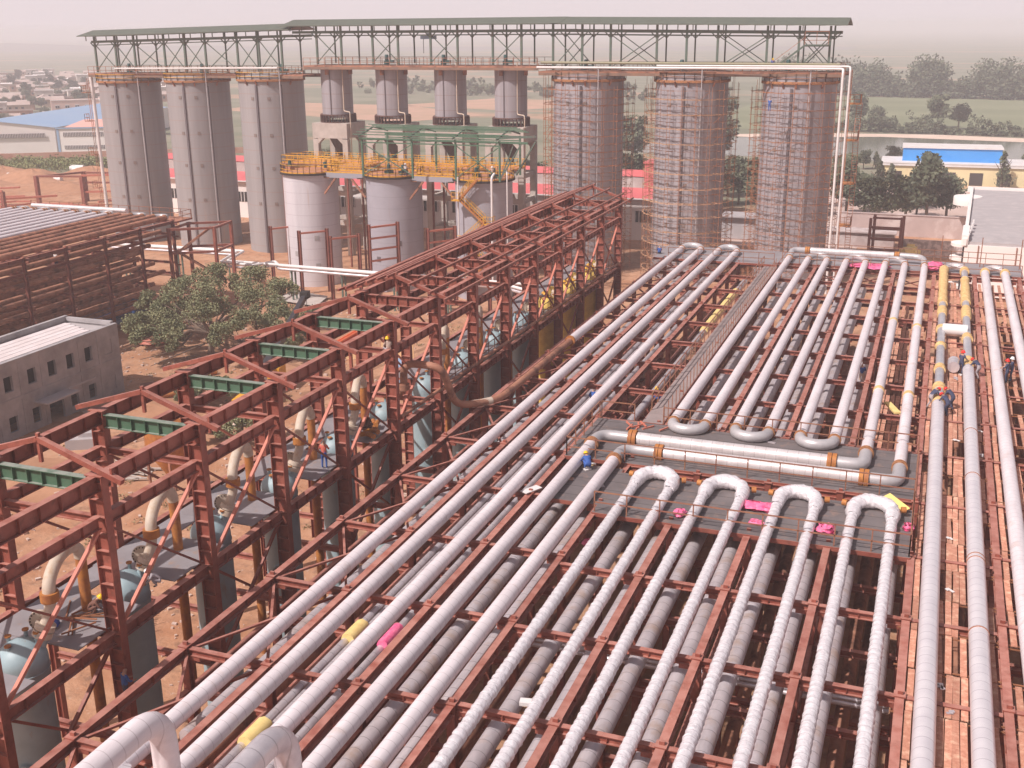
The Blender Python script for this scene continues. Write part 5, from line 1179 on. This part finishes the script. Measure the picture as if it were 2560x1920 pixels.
# end deck and stair tower of the left rack
platform('deck with railing at the far end of the left rack', [(-124,-96,124.6,128.5)], [[(-124,128.4),(-96,128.4)],[(-96.1,124.7),(-96.1,128.4)]], z=12.3, mt=RUSTP)
st = thing('stair_tower', 'open red stair tower at the far end of the left rack', 'stair', (-95.6,122.6,0))
for x, y in ((0,0),(5,3.2),(4.2,8.2),(-.6,5.2)): part('post', MB().box((0,0,5.9), (.38,.38,11.8)).mesh('post', RED), st, (x,y,0))
for z in (11.6, 8.4): part('beam', MB().bar((0,0,z),(5,3.2,z),.3,.3).bar((5,3.2,z),(4.2,8.2,z),.3,.3).bar((-.6,5.2,z),(4.2,8.2,z),.3,.3).bar((0,0,z),(-.6,5.2,z),.3,.3).mesh('beam', RED), st)
def flight2(p, q, n=12):
    m = MB(); p, q = Vector(p), Vector(q); d = Vector((q.x-p.x,q.y-p.y,0)).normalized().cross(Vector((0,0,1)))*.45
    for s2 in (-1,1): m.bar(p+d*s2, q+d*s2, .07, .22)
    for k in range(n): c_ = p.lerp(q,(k+.5)/n); m.bar(c_-d, c_+d, .25, .04)
    return m.mesh('flight', RUSTP)
part('flight', flight2((.6,1.0,8.5),(4.2,3.6,11.6)), st); part('flight', flight2((4.2,3.6,5.2),(.6,1.0,8.4)), st); part('flight', flight2((.8,2,1.6),(4.2,4.6,5.0)), st)
# rusty columns on the open ground at the left
fr2 = thing('ground_frame', 'bare brown steel frame standing on the soil left of the leftmost silo', 'steel frame', (0,0,0))
P8 = [(-186.1,195.2),(-176,198),(-181.5,205),(-171,208),(-166.5,203.5),(-160,213)]
for x, y in P8: part('post', MB().box((0,0,3.3), (.8,.8,6.8)).mesh('post', REDD), fr2, (x,y,0))
for a, b, z, mt in ((0,1,6.6,REDD),(1,4,6.8,PRIMER),(2,3,6.4,REDD),(3,5,6.6,REDD),(0,2,6.5,REDD),(1,4,3.2,PRIMER),(2,3,4.2,REDD),(3,5,4.0,REDD)):
    part('beam', MB().bar((*P8[a],z),(*P8[b],z),.6,.4).mesh('beam', mt), fr2)
fr3 = thing('ground_frame', 'low red steel frame with scattered red beams at the left edge', 'steel frame', (0,0,0))
for x, y in ((-190,176),(-182,181),(-200,172),(-192,182)): part('post', MB().box((0,0,2.6), (.7,.7,5.4)).mesh('post', REDD), fr3, (x,y,0))
part('beam', MB().bar((-200,172,5.4),(-182,181,5.4),.6,.4).bar((-200,178,5.0),(-184,188,5.2),.8,.3).bar((-190,176,3.5),(-176,190,3.5),.6,.4).mesh('beam', PRIMER), fr3)
rn = random.Random(31)
for i in range(16):
    m = MB().bar((0,0,0),(rn.uniform(5,10),0,0),.45,.35); solo('red_beam', m.mesh('red_beam', PRIMER), 'loose red primed beam lying on the soil beyond the left rack', 'beam', (-205+rn.uniform(0,34), 176+rn.uniform(0,28), .3+.15*(i % 4)), rn.uniform(.2,1.2), 'red beams on the soil')
# ---------------------------------------------------------------- grey two storey building, lower left
b = thing('grey_building', 'unfinished grey rendered two storey building with square window openings at the left', 'building', (-79.8, 92.3, 0))
wins = [-4.3,-7.3,-10.6+.0,-13.1,-15.6-.0,-18.3]; wins = [-1.7,-4.7,-7.35,-9.9,-12.6,-15.6,-18.6,-21.6,-24.6,-27.6]
Lb = 34
def wall_with_openings(L, H, ops, th=.3):
    "wall in the plane x=0 going to -y, openings are (y0,y1,z0,z1)"
    m = MB(); ysb = sorted({0, -L} | {o_[0] for o_ in ops} | {o_[1] for o_ in ops}); zsb = sorted({0, H} | {o_[2] for o_ in ops} | {o_[3] for o_ in ops})
    for a, c_ in zip(ysb, ysb[1:]):
        for z0, z1 in zip(zsb, zsb[1:]):
            ym, zm = (a+c_)/2, (z0+z1)/2
            if any(o_[0] < ym < o_[1] and o_[2] < zm < o_[3] for o_ in ops): continue
            m.box((-th/2, ym, zm), (th, c_-a, z1-z0))
    return m
ops = []
for wy in wins:
    for z0 in (.7, 4.65): ops.append((wy-.55, wy+.55, z0, z0+1.5))
ops = [o_ for o_ in ops if not (abs((o_[0]+o_[1])/2+9.9) < .3 and o_[2] < 1)]
ops.append((-10.9,-8.9,.0,2.2)); ops.append((-12.9+.0,-12.0,.05,2.1)) if False else None
part('wall', wall_with_openings(Lb, 7.35, ops).mesh('wall', GCONC), b)
part('end_wall', MB().box((-3.5,-.15,3.68), (6.38,.3,7.35)).box((-6.7,-Lb/2,3.68), (.3,Lb,7.35)).mesh('end_wall', GCONC), b)
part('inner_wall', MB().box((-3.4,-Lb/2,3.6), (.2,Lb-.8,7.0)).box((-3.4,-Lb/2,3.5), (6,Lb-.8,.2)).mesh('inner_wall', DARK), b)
part('roof', MB().box((-3.5,-Lb/2,7.05), (6.3,Lb-.7,.2)).mesh('roof', GROOF), b)
part('parapet', MB().box((-.25,-Lb/2,7.45), (.5,Lb,.2)).box((-6.65,-Lb/2,7.6), (.4,Lb,.5)).box((-3.45,-.2,7.55), (5.9,.42,.4)).mesh('parapet', GCONC), b)
m = MB()
for i in range(5):
    m.box((-5.4+i*.95, -1.2-(Lb-4)/2-.4*i, 7.3), (.86,Lb-4,.14))
part('roof_slabs', m.mesh('roof_slabs', WROOF), b)
part('floor_band', MB().box((.03,-Lb/2,3.75), (.08,Lb,.35)).mesh('floor_band', GCONC), b)
for y in (-3.2,-6.0,-11.3,-14.1,-17.1,-20.1): part('pilaster', MB().box((.02,y,3.6), (.06,.3,7.0)).mesh('pilaster', GCONC), b)
part('canopy', MB().box((.85,-10.6,2.75), (1.7,4.4,.15)).box((.9,-5.9-1.2,3.1), (.15,4,.15)).mesh('canopy', GROOF), b)
for wy in wins[:1]:
    for z0 in (.7, 4.65): part('infill', MB().box((-.12,wy,z0+.75), (.1,1.05,1.45)).mesh('infill', GCONC), b)
# ---------------------------------------------------------------- paired posts and white pipes in the middle
gg = [(-92.0,141.5,-90.0,144.0,9.2,1),(-85.3,138.5,-82.4,141.4,9.4,1),(-78.8,136.0,-76.0,139.2,9.4,1),(-71.9,134.6,-69.2,138.0,11.6,4),(-63.9,136.4,-61.2,139.4,11.2,4),(-55.6,138.0,-52.8,141.0,10.6,2)]
for i, (xa, ya, xb, yb, h, n) in enumerate(gg):
    f = thing('post_pair', ORD[i]+' from the left of the dark red post pairs in front of the tanks', 'steel frame', (xa,ya,0), 0, 'post pairs in front of the tanks')
    dx, dy = xb-xa, yb-ya
    cm2 = MB().box((-.2,0,h/2),(.03,.4,h)).box((.2,0,h/2),(.03,.4,h)).box((0,0,h/2),(.37,.03,h)).mesh('post', REDD)
    part('post', cm2, f); part('post', cm2, f, (dx,dy,0))
    for k in range(n): part('cross_bar', MB().bar((.2,0,h-.4-1.55*k),(dx-.2,dy,h-.4-1.55*k),.25,.25).mesh('cross_bar', PRIMER), f)
for k, (dy, dz) in enumerate(((0,0),(.0,-.5),(.6,0))):
    pts = [(-125,139.6+dy,5.2+dz),(-97.5,140.6+dy,5.2+dz),(-95.5,133.4+dy,5.2+dz),(-89.5,132.6+dy,5.2+dz),(-88,136+dy,5.2+dz),(-86,133.8+dy,5.2+dz),(-52,133.6+dy,5.0+dz),(-44,130+dy,4.6+dz)] if k < 2 else [(-120,140.4,5.2),(-96.8,141.4,5.2),(-94.9,134.2,5.2),(-44,134.2,5.0)]
    pipe(pts, .2, WHITE if k != 1 else ALU, ['upper white pipe of the zigzag bundle running past the tanks','lower shiny pipe of the zigzag bundle running past the tanks','rear white pipe of the zigzag bundle running past the tanks'][k], 'white_pipe', 'zigzag pipe bundle', 10, fil=.5)
pr = thing('pipe_support', 'row of small green supports under the zigzag pipe bundle', 'supports', (0,0,0))
for x, y in ((-118,140),(-108,140.2),(-99,140.4),(-91,133),(-84,133.8),(-76,133.8),(-68,133.8),(-60,133.8)): part('trestle', MB().bar((x,y,0),(x,y,4.5),.2).bar((x,y+.9,0),(x,y+.9,4.5),.2).bar((x,y-.3,4.45),(x,y+1.1,4.45),.2).mesh('trestle', GREEND), pr)
# truck crane boom between the tree and the frame
cr = thing('mobile_crane', 'crane with long dark telescopic boom reaching up in front of the pale slab', 'crane', (-64.2,94.6,0), .2)
part('chassis', MB().box((0,0,1.0),(2.5,9,.8)).box((0,3.6,1.9),(2.4,2,1.6)).mesh('chassis', YEL), cr)
for sx in (-1.15,1.15):
    for y in (-3,-1.2,3): part('wheel', MB().tube([(sx-.15,y,.55),(sx+.15,y,.55)],.55,16).mesh('wheel', SHOE), cr)
part('cabin', MB().box((.2,-1.6,2.4),(1.8,2.2,1.8)).mesh('cabin', WHITE), cr)
part('boom', MB().bar((0,-1,2.0),(0,7.5,4.9),.75,.8).mesh('boom', mat('dark_boom', (.04,.035,.04), .5)), cr)
part('boom_section', MB().bar((0,7.5,4.9),(0,15,7.5),.55,.6).mesh('boom_section', mat('dark_boom', (.04,.035,.04), .5)), cr)
part('boom_head', MB().box((0,15.3,7.7),(.9,1.2,.8)).bar((0,15.7,7.4),(0,15.7,4.5),.05).mesh('boom_head', DARK), cr)
# big olive trees
rn = random.Random(77)
def bigtree(x, y, label, lobes, seed, leaves=900, extra=()):
    t = thing('spreading_tree', label, 'tree', (x, y, 0)); r_ = random.Random(seed); m = MB()
    for (dx, dy, z, R) in lobes:
        for q in range(10):
            a = r_.uniform(0,2*pi); e = r_.uniform(-.3,1.2); cx, cy, cz = dx+R*.7*cos(a)*cos(e), dy+R*.7*sin(a)*cos(e), z+R*.5*sin(e)
            leafmass(m, (cx,cy,cz), R*r_.uniform(.2,.42), leaves//10*3, .12, 0, .8, r_)
    part('crown', m.mesh('crown', LEAFO), t); m = MB()
    m.tube([(0,0,-.1),(.2,.1,1.2),(.1,.5,2.4)], [.42,.33,.27], 9, caps=False)
    for (dx, dy, z, R) in lobes:
        m.tube([(.1,.5,2.2),(dx*.35+r_.uniform(-.4,.4),dy*.35,2.9+z*.15),(dx*.7,dy*.7,z*.75),(dx,dy,z)], [.24,.18,.12,.05], 7, caps=False)
        for q in range(4): m.tube([(dx*.7,dy*.7,z*.75),(dx+r_.uniform(-R,R)*.8,dy+r_.uniform(-R,R)*.8,z+r_.uniform(-.4,.8))], [.08,.03], 5, caps=False)
    for e in extra: m.tube(e, [.12,.08,.03], 5, caps=False)
    part('trunk', m.mesh('trunk', BARK), t)
bigtree(-79.5, 107.5, 'wide olive green tree with crooked trunk beside the grey building', [(-5,-4,4.2,3.4),(-6,2,5.2,3.4),(-1,-1,6.2,3.6),(-8.5,8,6.0,3.2),(-3,6,7.2,3.6),(3,5,6.2,3.2),(-1,11,6.4,3.2),(-3,-7,3.4,2.6),(-10,3,4.6,2.6),(4,10,5.6,2.6),(-4,-2,2.8,3.0),(-7,5,3.2,3.0),(0,2,4.2,3.4),(-2,-5,2.4,2.4),(-9,-1,3.0,2.4)], 3,
        extra=[[(0,-1,1.5),(-1,-6,1.8),(-3,-9,1.5)],[(0,-1,1.5),(1,-7,2.0),(0,-11,1.6)]])
bigtree(-71.5, 106.5, 'round olive green tree right of the wide crooked tree', [(-2,-3,3.8,2.8),(2,1,4.4,3.0),(-1,4,4.8,3.0),(4,5,4.0,2.6),(0,-1,5.2,2.6),(5,0,3.4,2.2)], 5)
bigtree(-69.5, 91.0, 'low grey green shrubby tree seen through the steel frame', [(0,0,1.9,2.3),(2.2,1.6,1.6,1.8),(-2,1.5,2.0,2.0),(0.5,-2,1.4,1.6)], 8)
bigtree(-58.5, 82.0, 'low brushy tree in front of the crane', [(0,0,2.0,2.2),(2,2,1.6,1.8),(-2,-1.5,1.8,1.8)], 9, 600)
# ---------------------------------------------------------------- things on the ground by the frame
hp = thing('yellow_hopper', 'rusty yellow hopper with cone bottom standing on legs behind the frame', 'hopper', (-56.5,69.8,0))
part('bin', MB().lathe([(.3,2.0),(1.9,4.6),(1.9,6.4),(1.95,6.4)], 24).mesh('bin', ORANGE), hp)
for k in range(4): a = k*pi/2+.6; part('leg', MB().bar((1.8*cos(a),1.8*sin(a),0),(1.8*cos(a),1.8*sin(a),5),.18).mesh('leg', RUSTP), hp)
for i in range(5):
    m = MB().tube([(0,0,0),(0,5.6,0)],.16,10); solo('red_pipe', m.mesh('red_pipe', mat('bright_red_lead', (.75,.16,.06), .5)), 'bright orange red pipe in the bundle seen through the frame', 'pipe', (-49.6+.36*(i % 3), 85.5, 9.6+.3*(i//3)), .05, 'bright red pipes')
rkf = thing('pipe_stand', 'red trestle carrying the bright red pipes', 'stand', (-49.3,88,0)); 
for y in (-1.8,2): part('frame', MB().bar((-.6,y,0),(-.6,y,9.3),.25).bar((.8,y,0),(.8,y,9.3),.25).bar((-.8,y,9.3),(1,y,9.3),.25).mesh('frame', RED), rkf)
m = MB().box((0,0,1.0),(5.5,.12,2.0)); solo('yellow_hoarding', m.mesh('yellow_hoarding', mat('ochre_board', (.72,.48,.26), .8)), 'ochre board hoarding behind the frame, the left one', 'hoarding', (-63,111,0), .1)
m = MB().box((0,0,1.0),(4,.12,2.0)); solo('yellow_hoarding', m.mesh('yellow_hoarding', mat('ochre_board', (.72,.48,.26), .8)), 'ochre board hoarding behind the frame, the right one', 'hoarding', (-57,112.4,0), .1)
m = MB().box((0,0,1.3),(2.4,3,2.6)); solo('blue_cabin', m.mesh('blue_cabin', PBLUE), 'small blue cabin seen through the frame', 'cabin', (-52,104,0), .2)
for i, (x, y, L, a) in enumerate([(-78.6,93.5,6,.9),(-78,95,7,.95),(-77.4,92,5,.8),(-75,90,6,1.0),(-77.5,90.6,5,.9)]):
    m = MB().tube([(0,0,0),(L,0,0)],.28,12); solo('ground_pipe', m.mesh('ground_pipe', ORANGE if i % 2 else RUSTP), 'rusty pipe lying on the soil at the corner of the grey building', 'pipe', (x,y,.3), a, 'pipes by the grey building corner')
m = MB()
for i in range(26): m.box((rn.uniform(-2,2), rn.uniform(-1.5,1.5), .12+.1*(i % 4)), (1.8,.18,.12), 0, rn.uniform(-.3,.5))
solo('timber_pile', m.mesh('timber_pile', CONC), 'pile of pale timbers on the soil behind the frame', 'timber', (-64,73,0))
m = MB().box((0,0,.5),(3.6,2.2,1.0)).box((.3,.2,1.2),(2,1.4,.4)); solo('covered_stack', m.mesh('covered_stack', GROOF), 'low stack under a grey cover beside the grey building', 'stack', (-72,77.5,0), .5)
blob(PINK,'pink sheet on the soil beside the grey building',-70.2,79.8,.05,.9,'plastic','crumpled_plastic',12,.2)
blob(YSH,'yellow sacks on the soil beside the pink sheet',-71.3,79.0,.05,.7,'sacks','sacks',13,.4,4)
blob(PRIMER,'red heap on the soil by the dark left rack end',-88.7,109.5,.05,1.6,'heap','red_heap',14,.25,4)
for i in range(10):
    blob(STONE,'pale lump of rubble on the open soil near the frame',rn.uniform(-76,-48),rn.uniform(62,128),.0,rn.uniform(.4,1.0),'rubble','rubble',40+i,.35)
m = MB().bar((0,0,0),(5.5,0,0),2.2,.25); solo('concrete_kerb', m.mesh('concrete_kerb', CONC), 'pale concrete foundation block on the soil behind the frame', 'foundation', (-52,56.5,.2), .9)
m = MB()
for i in range(60): x, y = rn.uniform(-2.5,2.5), rn.uniform(-1.6,1.6); m.bar((x,y,.2),(x,y,1.3),.04)
for i in range(14): m.bar((-2.6,-1.7+i*.26,.35),(2.6,-1.7+i*.26,.35),.05)
solo('rebar_cage', m.mesh('rebar_cage', RUSTP), 'rusty rebar mat with upright bars in a pit behind the frame', 'rebar', (-47.5,51,0), .5)
for i, (x, y) in enumerate(((-69,128),(-66.5,129.5))):
    m = MB().lathe([(.01,0),(.55,0),(.55,1.6),(.01,1.7)],14); solo('small_drum', m.mesh('small_drum', PBLUE if i == 0 else ORANGE), ['small blue drum by the post pairs','orange drum by the post pairs'][i], 'drum', (x,y,0), rot=(pi/2,0,.4))
# ---------------------------------------------------------------- people
def person_mesh(J, shirt, trousers):
    "J: joint name -> point; one skinned surface, coloured by the nearest bone"
    names = ['pelvis','belly','chest','neck','head','crown','nose']+[a+s for s in 'LR' for a in ('sh','el','wr','pa','f1','f2','f3','f4','th','hip','kn','an','toe')]
    P = dict(J)
    for s in 'LR':
        w, e = Vector(P['wr'+s]), Vector(P['el'+s]); d = (w-e).normalized(); sd2 = d.orthogonal().normalized(); q = d.cross(sd2)
        P['pa'+s] = w+d*.085
        for k, f in enumerate(('f1','f2','f3','f4')): P[f+s] = P['pa'+s]+d*(.06+.02*(k in (1,2)))+sd2*(.03*(k-1.5))-q*.03
        P['th'+s] = w+d*.05+sd2*.075
    E = [('pelvis','belly'),('belly','chest'),('chest','neck'),('neck','head'),('head','crown'),('head','nose')]
    for s in 'LR': E += [('chest','sh'+s),('sh'+s,'el'+s),('el'+s,'wr'+s),('wr'+s,'pa'+s)]+[('pa'+s,f+s) for f in ('f1','f2','f3','f4')]+[('wr'+s,'th'+s),('pelvis','hip'+s),('hip'+s,'kn'+s),('kn'+s,'an'+s),('an'+s,'toe'+s)]
    rad = {'pelvis':.145,'belly':.14,'chest':.155,'neck':.06,'head':.10,'crown':.085,'nose':.02,'sh':.075,'el':.05,'wr':.036,'pa':.036,'f1':.012,'f2':.012,'f3':.012,'f4':.012,'th':.014,'hip':.105,'kn':.07,'an':.05,'toe':.045}
    me = bpy.data.meshes.new('body'); idx = {n: i for i, n in enumerate(names)}
    me.from_pydata([tuple(P[n]) for n in names], [(idx[a], idx[b]) for a, b in E], [])
    o = bpy.data.objects.new('tmp', me); COL.objects.link(o); md = o.modifiers.new('s', 'SKIN'); 
    for n in names:
        r_ = rad.get(n, rad.get(n[:-1])); me.skin_vertices[0].data[idx[n]].radius = (r_, r_)
    me.skin_vertices[0].data[0].use_root = True
    sb = o.modifiers.new('b', 'SUBSURF'); sb.levels = 1; sb.render_levels = 1
    dg = bpy.context.evaluated_depsgraph_get(); ev = o.evaluated_get(dg); out_ = bpy.data.meshes.new_from_object(ev)
    bpy.data.objects.remove(o); out_.name = 'body'
    for m_ in (shirt, trousers, SKIN, SHOE): out_.materials.append(m_)
    zone = {'head':2,'crown':2,'nose':2,'neck':2,'pa':2,'wr':2,'f1':2,'f2':2,'f3':2,'f4':2,'th':2,'hip':1,'kn':1,'an':1,'toe':3,'pelvis':1}
    pts = []
    for a, b in E:
        A, B = Vector(P[a]), Vector(P[b])
        for k in range(5): pts.append((A.lerp(B, k/4), zone.get(a if k < 3 else b, zone.get((a if k < 3 else b)[:-1], 0))))
    for p in out_.polygons:
        c_ = p.center; p.material_index = min(pts, key=lambda q: (q[0]-c_).length_squared)[1]; p.use_smooth = True
    return out_
def pose(kind):
    if kind == 'stand':
        J = dict(pelvis=(0,0,.95), belly=(0,.02,1.12), chest=(0,.04,1.36), neck=(0,.05,1.52), head=(0,.08,1.64), crown=(0,.07,1.72), nose=(0,.19,1.64))
        for s, x in (('L',-1),('R',1)):
            J.update({'sh'+s:(x*.19,.03,1.43),'el'+s:(x*.27,.12,1.18),'wr'+s:(x*.20,.34,1.12),'hip'+s:(x*.10,0,.88),'kn'+s:(x*.12,.05,.49),'an'+s:(x*.13,-.02,.09),'toe'+s:(x*.14,.17,.05)})
    elif kind == 'bend':
        J = dict(pelvis=(0,-.12,.90), belly=(0,.02,1.04), chest=(0,.24,1.20), neck=(0,.38,1.27), head=(0,.49,1.28), crown=(0,.55,1.33), nose=(0,.57,1.19))
        for s, x in (('L',-1),('R',1)):
            J.update({'sh'+s:(x*.19,.29,1.22),'el'+s:(x*.25,.42,.98),'wr'+s:(x*.14,.62,.88),'hip'+s:(x*.10,-.1,.84),'kn'+s:(x*.13,.06,.47),'an'+s:(x*.14,-.06+.14*x,.09),'toe'+s:(x*.15,.12+.14*x,.05)})
    elif kind == 'sit':
        J = dict(pelvis=(0,0,.12), belly=(0,.02,.30), chest=(0,.06,.54), neck=(0,.10,.69), head=(0,.14,.80), crown=(0,.14,.88), nose=(0,.25,.79))
        for s, x in (('L',-1),('R',1)):
            J.update({'sh'+s:(x*.19,.07,.60),'el'+s:(x*.27,.20,.36),'wr'+s:(x*.16,.42,.34),'hip'+s:(x*.11,.06,.13),'kn'+s:(x*.16,.48,.20),'an'+s:(x*.15,.56,-.22),'toe'+s:(x*.16,.74,-.25)})
    else:
        J = dict(pelvis=(0,-.12,.28), belly=(0,.0,.44), chest=(0,.20,.60), neck=(0,.32,.70), head=(0,.42,.76), crown=(0,.46,.82), nose=(0,.51,.69))
        for s, x in (('L',-1),('R',1)):
            J.update({'sh'+s:(x*.19,.24,.64),'el'+s:(x*.28,.40,.40),'wr'+s:(x*.14,.58,.22),'hip'+s:(x*.11,-.08,.26),'kn'+s:(x*.18,.28,.46),'an'+s:(x*.15,.06,.09),'toe'+s:(x*.16,.24,.05)})
    return J
BC = {}
def person(x, y, z, rz, kind, shirt, trs, hel, label, group=None):
    key = (kind, shirt.name, trs.name); J = pose(kind)
    if key not in BC: BC[key] = person_mesh(J, shirt, trs)
    p = solo('person', BC[key], label, 'person', (x,y,z), rz, group)
    h = Vector(J['head']); c_ = Vector(J['crown']); d = (c_-h).normalized()
    if hel:
        m = MB().lathe([(.175,-.015),(.15,-.005),(.135,.03),(.125,.08),(.09,.13),(.04,.15),(.005,.155)], 16)
        q = part('helmet', m.mesh('helmet', hel), p, tuple(h+d*.03)); q.rotation_euler = d.to_track_quat('Z','Y').to_euler()
    return p
person(1.05,76.0,12.45,-.9,'bend',NAVY,GREYW,HRED,'worker in grey trousers bending on the left side of the first plank pipe')
person(2.05,74.9,12.45,.9,'bend',NAVY,NAVY,HRED,'worker in navy overalls with red helmet leaning over the first plank pipe from the right')
person(2.35,76.3,12.45,1.1,'bend',NAVY,NAVY,HRED,'second navy worker partly hidden behind the one leaning over the first plank pipe')
person(2.95,84.9,12.45,-.6,'stand',NAVY,NAVY,HRED,'worker with red helmet standing between the first two plank pipes')
person(4.1,84.2,12.45,1.0,'bend',NAVY,GREYW,HRED,'worker with red helmet bending on the right side of the second plank pipe')
person(6.0,83.6,12.45,1.2,'stand',NAVY,NAVY,HRED,'worker with red helmet standing right of the third plank pipe')
person(6.35,84.3,12.45,1.5,'stand',NAVY,NAVY,HWHI,'worker with white helmet behind the one right of the third plank pipe')
person(-17.4,74.4,11.55,-1.2,'sit',BLUEW,BLUEW,HYEL,'worker in bright blue with yellow helmet sitting on a lower pipe beside the walkway')
person(-16.2,77.4,11.5,.4,'crouch',BLUEW,BLUEW,None,'worker in blue crouching behind the seated one beside the walkway')
person(-21.3,72.2,11.6,.4,'crouch',BLUEW,BLUEW,None,'worker in blue crouching between the third and fourth long pale pipes')
person(-17.2,57.4,12.75,.6,'crouch',BLUEW,BLUEW,HYEL,'worker with yellow helmet crouching between the two elbow pipes')
person(-3.9,84.3,11.0,.2,'stand',BLUEW,TANW,None,'worker in blue standing low between the fifth and sixth serpentine pipes')
person(-.2,41.5,10.2,.4,'crouch',GREYW,GREYW,HWHI,'worker with white helmet crouching below the rightmost foil loop')
person(-33.0,34.4,12.5,-1.0,'crouch',BRNW,BRNW,HYEL,'worker in brown with yellow helmet crouching beside the nearest gooseneck')
person(-31.9,37.6,12.5,2.2,'crouch',GREYW,GREYW,HWHI,'worker in grey crouching behind the brace beside the second gooseneck')
person(-31.9,52.9,12.5,.2,'stand',REDW,BLUEW,None,'worker in red shirt and blue trousers climbing beside the fourth vessel')
person(-31.2,60.3,17.66,.8,'sit',TANW,GREYW,HYEL,'worker in tan shirt with yellow helmet sitting on the middle girder of the frame')
person(-30.6,33.2,9.2,-.4,'stand',BLUEW,NAVY,None,'worker in blue climbing below the floor beside the second vessel')
person(-29.3,24.6,11.0,.3,'stand',TANW,TANW,HRED,'worker in a patterned tan shirt with red helmet at the bottom left corner')
person(-28.6,24.4,11.0,.3,'crouch',GREYW,GREYW,HWHI,'worker with white helmet beside the one at the bottom left corner')
person(-22.9,161.6,25.6,-.3,'stand',BLUEW,BLUEW,None,'worker in blue standing high on the scaffolding left of the rightmost silo')
person(-23.4,166.0,30.75,.2,'stand',BLUEW,NAVY,HYEL,'worker standing on the gallery deck above the rightmost silo')
person(-97.5,103.6,10.2,.2,'stand',WHITE,NAVY,HRED,'worker in white shirt with red helmet inside the left rack')
person(-70.7,144.2,17.0,.5,'stand',WHITE,NAVY,HWHI,'worker in white on the walkway beside the middle tank')
person(-57.6,144.5,17.0,.5,'stand',TANW,NAVY,HWHI,'worker on the right tank beside the yellow gate')
person(-28.4,121.4,12.7,.2,'sit',BLUEW,NAVY,None,'worker in blue sitting at the left corner of the far platform')
# ---------------------------------------------------------------- haze
hz = MB().box((-400, 3300, 21.0), (12000, 7400, 44.2))
hm = bpy.data.materials.new('haze'); hm.use_nodes = True; t = hm.node_tree; t.nodes.clear()
vo = t.nodes.new('ShaderNodeVolumePrincipled'); ot = t.nodes.new('ShaderNodeOutputMaterial')
vo.inputs['Color'].default_value = (.97,.955,1.0,1); vo.inputs['Density'].default_value = .0006; vo.inputs['Anisotropy'].default_value = 0
t.links.new(vo.outputs[0], ot.inputs['Volume'])
solo('haze', hz.mesh('haze', hm), None, None, kind='stuff')
